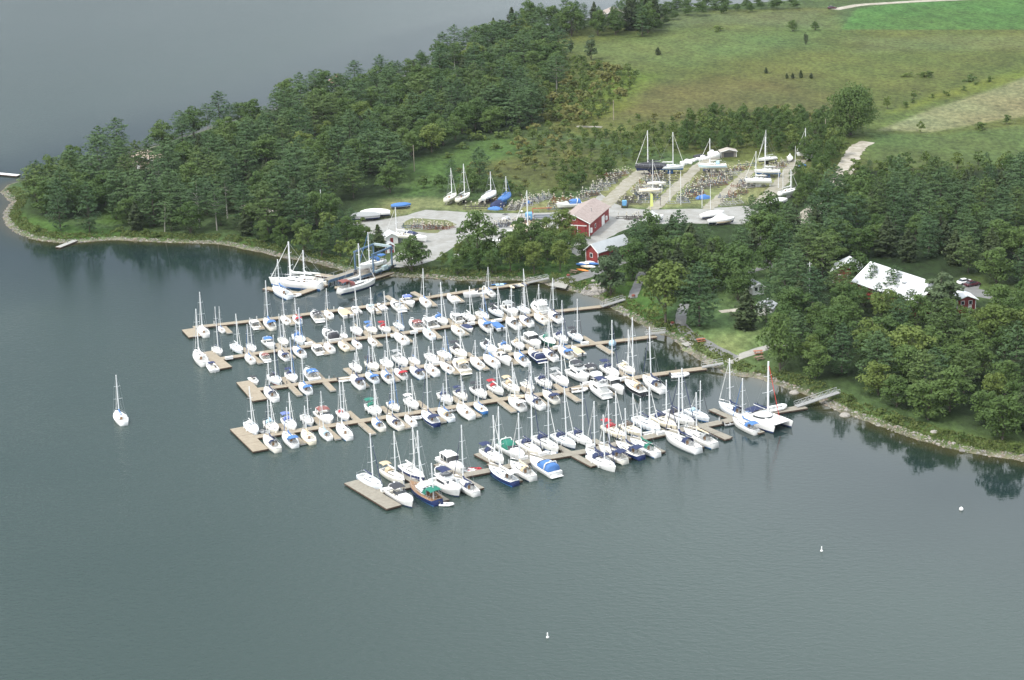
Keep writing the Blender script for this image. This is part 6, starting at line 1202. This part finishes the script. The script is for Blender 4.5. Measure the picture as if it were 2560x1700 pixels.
# ------------------------------------------------------------------ vehicles
def car(z, x, y, deg, body, label, dz=0):
    q = gz(z, x, y); q.z += dz; o = empty('parked_car', q, math.radians(deg)); tag(o, label, 'car', 'parked cars')
    mb = MB(); R = [[(x_, -.9, .35), (x_, -.92, h * .8), (x_, -.7, h), (x_, .7, h), (x_, .92, h * .8), (x_, .9, .35)] for x_, h in ((-2.25, .75), (-2.1, .98), (-1.2, 1.02), (1.0, 1.0), (1.9, .88), (2.25, .65))]; mb.loft(R, cap0=True, cap1=True); part('body', mb.mesh('body', [body], True), o)
    mb = MB(); R = [[(x_, -.78 * k, 1.0), (x_, -.66 * k, 1.0 + h), (x_, .66 * k, 1.0 + h), (x_, .78 * k, 1.0)] for x_, h, k in ((-1.9, .03, .9), (-1.3, .42, 1), (.2, .45, 1), (1.0, .03, .95))]; mb.loft(R, cap0=True, cap1=True); part('windows', mb.mesh('windows', [GLASS]), o)
    mb = MB(); mb.box(-1.25, .15, -.62, .62, 1.44, 1.50, bev=.02); part('roof', mb.mesh('roof', [body]), o)
    for sx in (-1.4, 1.4):
        for s in (-1, 1): mb = MB(); mb.bar((sx, s * .93, .33), (sx, s * .70, .33), .33, 12); part('wheel', mb.mesh('wheel', [DARK]), o)
PAINTW = mat('car_white', (.7, .7, .7), .25); PAINTD = mat('car_maroon', (.06, .012, .018), .25)
car(19, 1480, 1075, 20, PAINTW, 'white car on the parking lot in the right-hand wood'); car(19, 1538, 1092, 24, PAINTD, 'dark maroon car beside the white one on the wood parking lot'); car(0, 2080, 18 + 4, 10, PAINTD, 'dark vehicle at the far gravel road beside the bright green field')
q = gz(15, 1440, 488); o = empty('flatbed_truck', q, math.radians(176), 1.0); tag(o, 'pale blue flatbed truck parked left of the red barn', 'truck'); TB = mat('truck_blue', (.12, .32, .55), .5, .1, 2)
mb = MB(); mb.box(2.2, 4.3, -1.15, 1.15, .6, 2.6, bev=.2); part('cab', mb.mesh('cab', [TB]), o); mb = MB(); mb.box(4.31, 4.34, -.95, .95, 1.6, 2.3); mb.box(2.8, 3.9, -1.17, -1.155, 1.6, 2.25); part('window', mb.mesh('cab_glass', [GLASS]), o)
mb = MB(); mb.box(-4.3, 2.0, -1.2, 1.2, 1.0, 1.25); mb.box(-4.3, 2.0, -1.2, -1.12, 1.25, 1.6); mb.box(-4.3, 2.0, 1.12, 1.2, 1.25, 1.6); part('flatbed', mb.mesh('flatbed', [mat('bed_grey', (.2, .22, .25), .7)]), o)
for x in (3.3, -1.6, -2.9):
    for s in (-1, 1): mb = MB(); mb.bar((x, s * 1.15, .5), (x, s * .8, .5), .5, 12); part('wheel', mb.mesh('wheel', [DARK]), o)
mb = MB(); mb.bar((2.0, 0, 2.2), (2.0, 0, 3.0), .12, 5); mb.bar((2.0, 0, 3.9), (-4.0, 0, 4.0), .1, 5); mb.bar((2.0, 0, 3.0), (2.0, 0, 3.9), .1, 5); part('crane_arm', mb.mesh('crane_arm', [mat('crane_red', (.40, .05, .03), .6)]), o)
q = gz(15, 990, 488); o = empty('golf_cart', q, math.radians(60), 1.1); tag(o, 'small white cart with a dark roof parked on the gravel in mid yard', 'cart'); mb = MB(); mb.box(-1.2, 1.3, -.65, .65, .3, .9, bev=.1); part('body', mb.mesh('body', [PAINTW]), o); mb = MB(); mb.box(-.9, .6, -.65, .65, 1.8, 1.88, bev=.03); part('roof', mb.mesh('roof', [DARK]), o)
mb = MB(); [mb.bar((x, s * .6, .85), (x, s * .6, 1.82), .04, 4) for x in (-.8, .5) for s in (-1, 1)]; part('roof_posts', mb.mesh('roof_posts', [STEEL]), o)
for x in (-.8, .8):
    for s in (-1, 1): mb = MB(); mb.bar((x, s * .66, .25), (x, s * .45, .25), .25, 10); part('wheel', mb.mesh('wheel', [DARK]), o)
q = gz(11, 10, 935); o = empty('tractor', q, math.radians(80)); tag(o, 'small pale blue tractor at the lower left of the cradle rows', 'tractor'); mb = MB(); mb.box(-.5, 1.9, -.5, .5, .7, 1.6, bev=.12); part('bonnet', mb.mesh('bonnet', [TB]), o); mb = MB(); mb.box(-1.5, -.4, -.7, .7, .9, 2.5, bev=.12); part('cab', mb.mesh('cab', [TB]), o)
for x, r in ((-1, .75), (1.4, .45)):
    for s in (-1, 1): mb = MB(); mb.bar((x, s * .95, r), (x, s * .65, r), r, 12); part('wheel', mb.mesh('wheel', [DARK]), o)
# ------------------------------------------------------------------ poles, lamps, small things
PW = mat('pole_wood', (.36, .31, .25), .9, .2, 2)
def pole(x, y0, y1, label, m=PW, r=.16, kind='utility_pole', box=True, cat='pole'):
    q = gp(x, y0); h = zheight(q, y1); o = empty(kind, q); tag(o, label, cat); mb = MB(); mb.bar((0, 0, 0), (0, 0, h), r, 7, 0, r * .7); part('post', mb.mesh('post', [m]), o)
    if box: mb = MB(); mb.bar((0, -.3, h - 2.2), (0, -.3, h - 1.3), .28, 8); part('transformer', mb.mesh('transformer', [STG]), o); mb = MB(); mb.box(-.6, .6, -.04, .04, h - .6, h - .5); part('crossarm', mb.mesh('crossarm', [m]), o)
    return o, h
pole(1036, 428, 363, 'bare wooden utility pole at the clearing beside the headland wood', box=False); pole(1302, 222, 180, 'utility pole with transformer at the inner edge of the headland wood'); pole(1075, 252, 226, 'short-looking utility pole with transformer inside the headland wood')
pole(1534, 300, 250, 'tall thin pole at the lane between thicket and meadow', box=False); pole(2063, 348, 297, 'pole left of the huge oak behind the storage yard', box=False); pole(2021, 640, 552, 'leaning-looking pale utility pole among the right-hand pines', mat('pole_pale', (.5, .46, .40), .9)); pole(2023, 735, 655, 'white pole with transformer and bracket left of the clubhouse', GEL)
pole(2054, 690, 612, 'thin lamp pole just right of the transformer pole', STG, .1, box=False); pole(2188, 880, 842, 'short white-topped pole sticking out of the leafy wood', GEL, box=False); pole(2506, 420, 400, 'small pole at the lower field edge', GEL, .12, box=False); pole(806, 560, 474, 'thin mast-like pole at the left end of the gravel yard', ALU, .12, box=False)
def lamp(x, y0, y1, label):
    o, h = pole(x, y0, y1, label, STD, .09, 'yard_lamp', False, 'lamp'); mb = MB(); mb.ball((0, 0, h), .38, sz=.7); part('lamp_head', mb.mesh('lamp_head', [GEL], True), o)
lamp(1306, 578, 528, 'yard lamp beside the old sailboat with the orange mast'); lamp(1651, 514, 463, 'yard lamp between the second lane and its cradles'); lamp(1240, 694, 655, 'shore lamp standing among the bushes below the yard')
for i, (x, y0, y1) in enumerate([(1675, 508, 425), (1702, 512, 427), (1776, 524, 460), (1988, 406, 365), (1946, 470, 422), (1957, 480, 425), (1978, 488, 430), (1755, 520, 465)]):
    pole(x, y0, y1, 'bare mast standing upright in the yard, %s' % ('left of the second lane', 'right of the second lane', 'at the foot of the third lane', 'beside the cone-wrapped boat', 'left of the three by the right lane', 'middle of the three by the right lane', 'right of the three by the right lane', 'beside the bright blue tarpaulin')[i], ALU, .10, 'stored_mast', False, 'mast')
mb = MB(); mb.add([(0, -.05, 1.5), (.9, -.05, 1.7), (.8, .05, 5.6), (0, .05, 6)], [(0, 1, 2, 3)]); mb.bar((0, 0, 0), (0, 0, 6.2), .05, 5); q = gz(11, 312, 985); small_thing('feather_flag', mb.mesh('feather_flag', [mat('flag_yellow', (.62, .66, .22), .8)]), None, q, 0, 'pale yellow feather flag right of the barn', 'flag')
PT = mat('picnic_wood', (.22, .14, .10), .9, .3, 2); PTR = mat('picnic_red', (.36, .13, .07), .9, .3, 2)
def picnic(z, x, y, rz, m, label):
    q = gz(z, x, y); o = empty('picnic_table', q, rz, 1.15); tag(o, label, 'picnic table', 'picnic tables'); mb = MB(); mb.box(-.95, .95, -.38, .38, .70, .76); part('table_top', mb.mesh('table_top', [m]), o)
    for s in (-1, 1): mb = MB(); mb.box(-.95, .95, s * .7 - .14, s * .7 + .14, .42, .46); part('bench', mb.mesh('bench', [m]), o)
    for x_ in (-.65, .65): mb = MB(); mb.bar((x_, -.75, 0), (x_, .3, .7), .05, 4); mb.bar((x_, .75, 0), (x_, -.3, .7), .05, 4); mb.bar((x_, -.7, .4), (x_, .7, .4), .04, 4); part('trestle', mb.mesh('trestle', [m]), o)
picnic(15, 1905, 1195, -.5, PT, 'brown picnic table on the grass left of the asphalt path'); picnic(8, 1098, 28, .1, PTR, 'reddish picnic table nearest the leafy wood on the lawn'); picnic(8, 1110, 108, .4, PT, 'brown picnic table below the reddish one'); picnic(12, 1390, 1178 - 0, .2, PTR, 'reddish picnic table on the slab beside the cove bank'); picnic(4, 990, 340, 0, PT, 'x') if False else None
picnic(12, 765 * 1, 1035, 0, PT, 'y') if False else None
mb = MB(); mb.box(-2.2, 2.2, -1.5, 1.5, 0, .12); q = gz(12, 1300, 1200); small_thing('concrete_slab', mb.mesh('concrete_slab', [CONC]), None, q + Vector((0, 0, .02)), .4, 'pale concrete slab beside the reddish picnic table on the cove bank', 'slab')
mb = MB(); mb.bar((0, 0, 0), (0, 0, .5), .45, 10, 0, .6); mb.ball((0, 0, .7), .55, 1, .7); PLANT = mb.mesh('flower_tub', [CONC, mat('red_flowers', (.22, .06, .04), .9, .5, 6)])
for z, x, y, lab in ((3, 1327, 255, 'round tub of red flowers by the asphalt path'), (3, 2095, 495, 'round tub of red flowers at the poplar gangway'), (12, 1125 - 0, 1035, 'round tub of red flowers at the middle dock landing')): small_thing('flower_tub', PLANT, None, gz(z, x, y), 0, lab, 'planter')
# kayaks and dinghies by the shed
mb = MB(); mb.loft([[(x, hw * math.cos(a), .25 + .22 * math.sin(a) * (hw / .35)) for a in [2 * PI * j / 8 for j in range(8)]] for x, hw in ((-1.9, .02), (-1.2, .26), (0, .35), (1.2, .26), (1.9, .02))], closed=True); KAY = mb.mesh('kayak', [canvas('w')], True)
for i, (x, y, c, rz, lab) in enumerate([(2010, 1160, 'o_', -.6, 'orange kayak lying on the grass below the white dinghies'), (2030, 1170, 'o_', -.5, 'second orange kayak, nearer the asphalt path'), (2040, 1085, 'w', -.5, 'upturned white dinghy left of its neighbours beside the red shed'), (2120, 1070, 'w', -.4, 'upturned white dinghy nearest the red shed corner'), (2060, 1130, 'c', -.6, 'cream dinghy beside the kayaks'), (2130, 1130, 'w', -.5, 'white dinghy closest to the asphalt path by the shed'), (2165, 1090, 'b', -.4, 'blue dinghy nearest the red shed'), (2000, 1100, 'b', -.5, 'blue dinghy under the trees left of the white ones')]):
    m = mat('kayak_orange', (.75, .22, .02), .4) if c == 'o_' else canvas(c); small_thing('kayak' if c == 'o_' else 'upturned_dinghy', KAY, [m], gz(15, x, y), rz, lab, 'kayak' if c == 'o_' else 'dinghy', None, 1.0 if c == 'o_' else (.9, 2.0, 1.9))
for z, x, y, w_, h, lab in ((15, 905, 790, 7.5, .9, 'long white timber stack, upper one, on the gravel edge'), (15, 850, 845, 5, .7, 'long white timber stack, lower one, by the shore belt'), (15, 1095, 640, 4.5, .5, 'white trailer beam beside the old sailboat'), (15, 355, 975, 2.8, .9, 'pale low slab in the grass behind the shore belt')):
    mb = MB(); mb.box(-w_ / 2, w_ / 2, -.5, .5, 0, h, bev=.06); small_thing('timber_stack', mb.mesh('timber_stack', [WHT]), None, gz(z, x, y), .05, lab, 'stack')
# buoys and water marks
mb = MB(); mb.bar((0, 0, -.4), (0, 0, 1.6), .24, 8, 0, .18); mb.bar((0, 0, -.2), (0, 0, .3), .45, 8); BUO = mb.mesh('marker_buoy', [GEL, GEL])
for x, y, lab in ((2054, 1378, 'white post-shaped marker buoy in open water at lower right'), (1369, 1594, 'small white post buoy in open water near the bottom edge')): p = un(x, y, 0); small_thing('marker_buoy', BUO, None, p, 0, lab, 'buoy', None, .6)
mb = MB(); mb.ball((0, 0, .25), .55, n=12, m=8); mb.bar((0, 0, .7), (0, 0, 1.0), .06, 5); RB = mb.mesh('mooring_ball', [GEL], True)
p = un(2403, 1275, 0); small_thing('mooring_ball', RB, None, p, 0, 'white mooring ball floating off the right-hand shore', 'buoy', None, .8); p = un(*zz(6, 1092, 108), 0); small_thing('mooring_ball', RB, [canvas('l')], p, 0, 'pale blue mooring ball inside the cove between two docks', 'buoy', None, 1.8)
# little jetties
dock('small weathered wooden jetty on the headland shore', [zz(17, 450, 1112), zz(17, 585, 1058)], 2.0, [], [], WGG); dock('narrow white jetty at the left edge beyond the headland', [(-20, 432), (46, 438)], 2.4, [], [], mat('jetty_white', (.62, .62, .60), .7))
# beach cat and floats on the farthest dock
q = un(*zz(3, 515, 338), .5); o = empty('beach_catamaran', (q.x, q.y, .1), math.radians(12)); tag(o, 'small blue beach catamaran without mast on the far side of the farthest dock', 'catamaran')
for s in (-1, 1): part('hull', KAY, o, [canvas('b')], loc=(0, s * 1.0, 0), sc=(1.3, .8, 1))
mb = MB(); mb.box(-1.2, 1.2, -.9, .9, .45, .5); part('trampoline', mb.mesh('trampoline', [canvas('l')]), o)
for i in range(5): q = un(*zz(3, 660 + 36 * i, 372 - 7 * i), .3); small_thing('jet_ski', KAY, [canvas('ckycn'[i])], Vector((q.x, q.y, .12)), math.radians(-60), 'jet ski, number %s from the left on the float beside the farthest gangway' % ('one', 'two', 'three', 'four', 'five')[i], 'jet ski', None, (.8, 1.5, 1.5))
# dead tree trunk on the headland, driftwood stems
q = gp(412, 582); mb = MB(); mb.bar((0, 0, 0), (.9, 0, 9.5), .2, 6, 0, .04); mb.bar((.4, 0, 4), (1.6, .3, 6), .06, 4); small_thing('dead_trunk', mb.mesh('dead_trunk', [BARKP]), None, q, 0, 'bare dead grey tree trunk in front of the headland pines', 'tree')
# ------------------------------------------------------------------ rocks along the waterline and grass tufts: uncountable
def rocks(name, n, lo, hi, smin, smax, kinds, boxx):
    x0, x1, y0, y1 = boxx; X = RNG.uniform(x0, x1, n * 60); Y = RNG.uniform(y0, y1, n * 60)
    return X, Y
def along_shore(n, lo, hi, i0=0, i1=None):
    P = SP[i0:(len(SHORE) if i1 is None else i1)]; seg = np.linalg.norm(np.diff(P, axis=0), axis=1); cum = np.concatenate([[0], np.cumsum(seg)]); t = RNG.uniform(0, cum[-1], n); k = np.searchsorted(cum, t) - 1; k = np.clip(k, 0, len(seg) - 1)
    f = (t - cum[k]) / seg[k]; base = P[k] + (P[k + 1] - P[k]) * f[:, None]; d = (P[k + 1] - P[k]) / seg[k][:, None]; nrm = np.stack([-d[:, 1], d[:, 0]], 1)
    off = RNG.uniform(lo, hi, n); return base + nrm * off[:, None]
def shards(name, Pxy, size, mats_, flat=.6, lift=0):
    sd = shore_sd(Pxy[:, 0], Pxy[:, 1]); z = hfun(sd) + lift; V = []; F = []; M = []; oc = np.array([(1, 0, 0), (0, 1, 0), (-1, 0, 0), (0, -1, 0), (0, 0, 1), (.5, .5, .62), (-.5, .5, .55), (-.5, -.5, .6), (.5, -.5, .5)])
    fc = [(0, 5, 8), (0, 1, 5), (1, 2, 6), (1, 6, 5), (2, 3, 7), (2, 7, 6), (3, 0, 8), (3, 8, 7), (5, 6, 4), (6, 7, 4), (7, 8, 4), (8, 5, 4)]
    for i in range(len(Pxy)):
        s = size * RNG.lognormal(0, .45); a = RNG.uniform(0, 2 * PI); q = oc * (1 + RNG.uniform(-.25, .25, (9, 1))) * [s, s * RNG.uniform(.6, 1), s * flat]; c, sn = math.cos(a), math.sin(a)
        o = len(V); V += [(Pxy[i, 0] + c * x - sn * y, Pxy[i, 1] + sn * x + c * y, z[i] + zz_ - .05) for x, y, zz_ in q]; F += [tuple(k + o for k in f) for f in fc]; M += [i % len(mats_)] * len(fc)
    return newmesh(name, V, F, mats_, M)
RK = [mat('shore_stone_pale', (.30, .28, .25), .9, .3, 2), mat('shore_stone_grey', (.20, .19, .175), .9, .3, 2), mat('shore_stone_brown', (.22, .18, .14), .9, .3, 2)]
tag(part('shore_stones', shards('shore_stones', along_shore(7000, -.3, 2.4), .19, RK)), kind='stuff', label='loose grey stones along the waterline', cat='stones')
P = np.array([[(q := un(*zz(3, x, y), 1.0)).x, q.y] for x, y in [(RNG.uniform(1480, 1790), RNG.uniform(345, 430)) for _ in range(900)]]); P = P[(((P - P.mean(0)) / P.std(0)) ** 2).sum(1) < 3.2]
tag(part('stone_pile', shards('stone_pile', P, .3, RK[:2] + [RK[0]], .7)), kind='stuff', label='pale heap of broken stones on the bank below the poplar', cat='stones')
P = along_shore(130, 2.4, 7, 38, 95); tag(part('bank_boulders', shards('bank_boulders', P, .2, RK[:2], .7)), kind='stuff', label='scattered pale boulders in the grass of the bank', cat='stones')
for x, y, s, lab in ((1985, 991, 1.2, 'flat pale rock in shallow water left of the longest gangway'), (2112, 1050, 1.3, 'flat pale rock in the water below the leafy shore'), (2335, 1087, .9, 'big round boulder on the grassy right-hand shore'), (1484, 702, .8, 'white boulder beside the asphalt path')):
    q = gp(x, y); q.z = max(q.z, .0); mb = MB(); mb.ball((0, 0, 0), s, sz=.45, n=9, m=6); small_thing('boulder', mb.mesh('boulder', [RK[0]], False), None, q, x, lab, 'rock')
# tall grass on the banks
def tufts(name, P, h, m, label):
    n = len(P); sd = shore_sd(P[:, 0], P[:, 1]); z = hfun(sd); k = 5; base = np.repeat(np.column_stack([P, z]), k, 0) + np.concatenate([RNG.normal(size=(n * k, 2)) * .28, np.zeros((n * k, 1))], 1)
    hh = h * RNG.uniform(.5, 1.2, n * k); base[:, 2] += hh * .4; return tag(part(name, quads(name, base, np.column_stack([RNG.normal(size=(n * k, 2)), RNG.uniform(.2, .9, n * k)]), hh, m, (.5, 1.0))), kind='stuff', label=label, cat='grass')
GR = leafmat('bank_grass', (.085, .120, .034), (.135, .165, .050)); GR2 = leafmat('meadow_grass', (.085, .105, .035), (.140, .140, .055))
tufts('bank_grass', along_shore(4200, 2.2, 6.0), .6, GR, 'tall rough grass along the bank')

# ------------------------------------------------------------------ haze
hm = bpy.data.materials.new('haze'); hm.use_nodes = True; n = hm.node_tree; n.nodes.clear(); out = n.nodes.new('ShaderNodeOutputMaterial'); pv = n.nodes.new('ShaderNodeVolumePrincipled')
pv.inputs['Color'].default_value = (.80, .86, .93, 1); pv.inputs['Density'].default_value = .00003; pv.inputs['Anisotropy'].default_value = .2; n.links.new(pv.outputs[0], out.inputs['Volume'])
mb = MB(); mb.box(-7500, 7500, -2500, 11000, -5.2, CH + 15); o = part('haze', mb.mesh('haze', [hm])); o['kind'] = 'stuff'; o['label'] = 'pale summer haze over the lake'; o.display_type = 'WIRE'
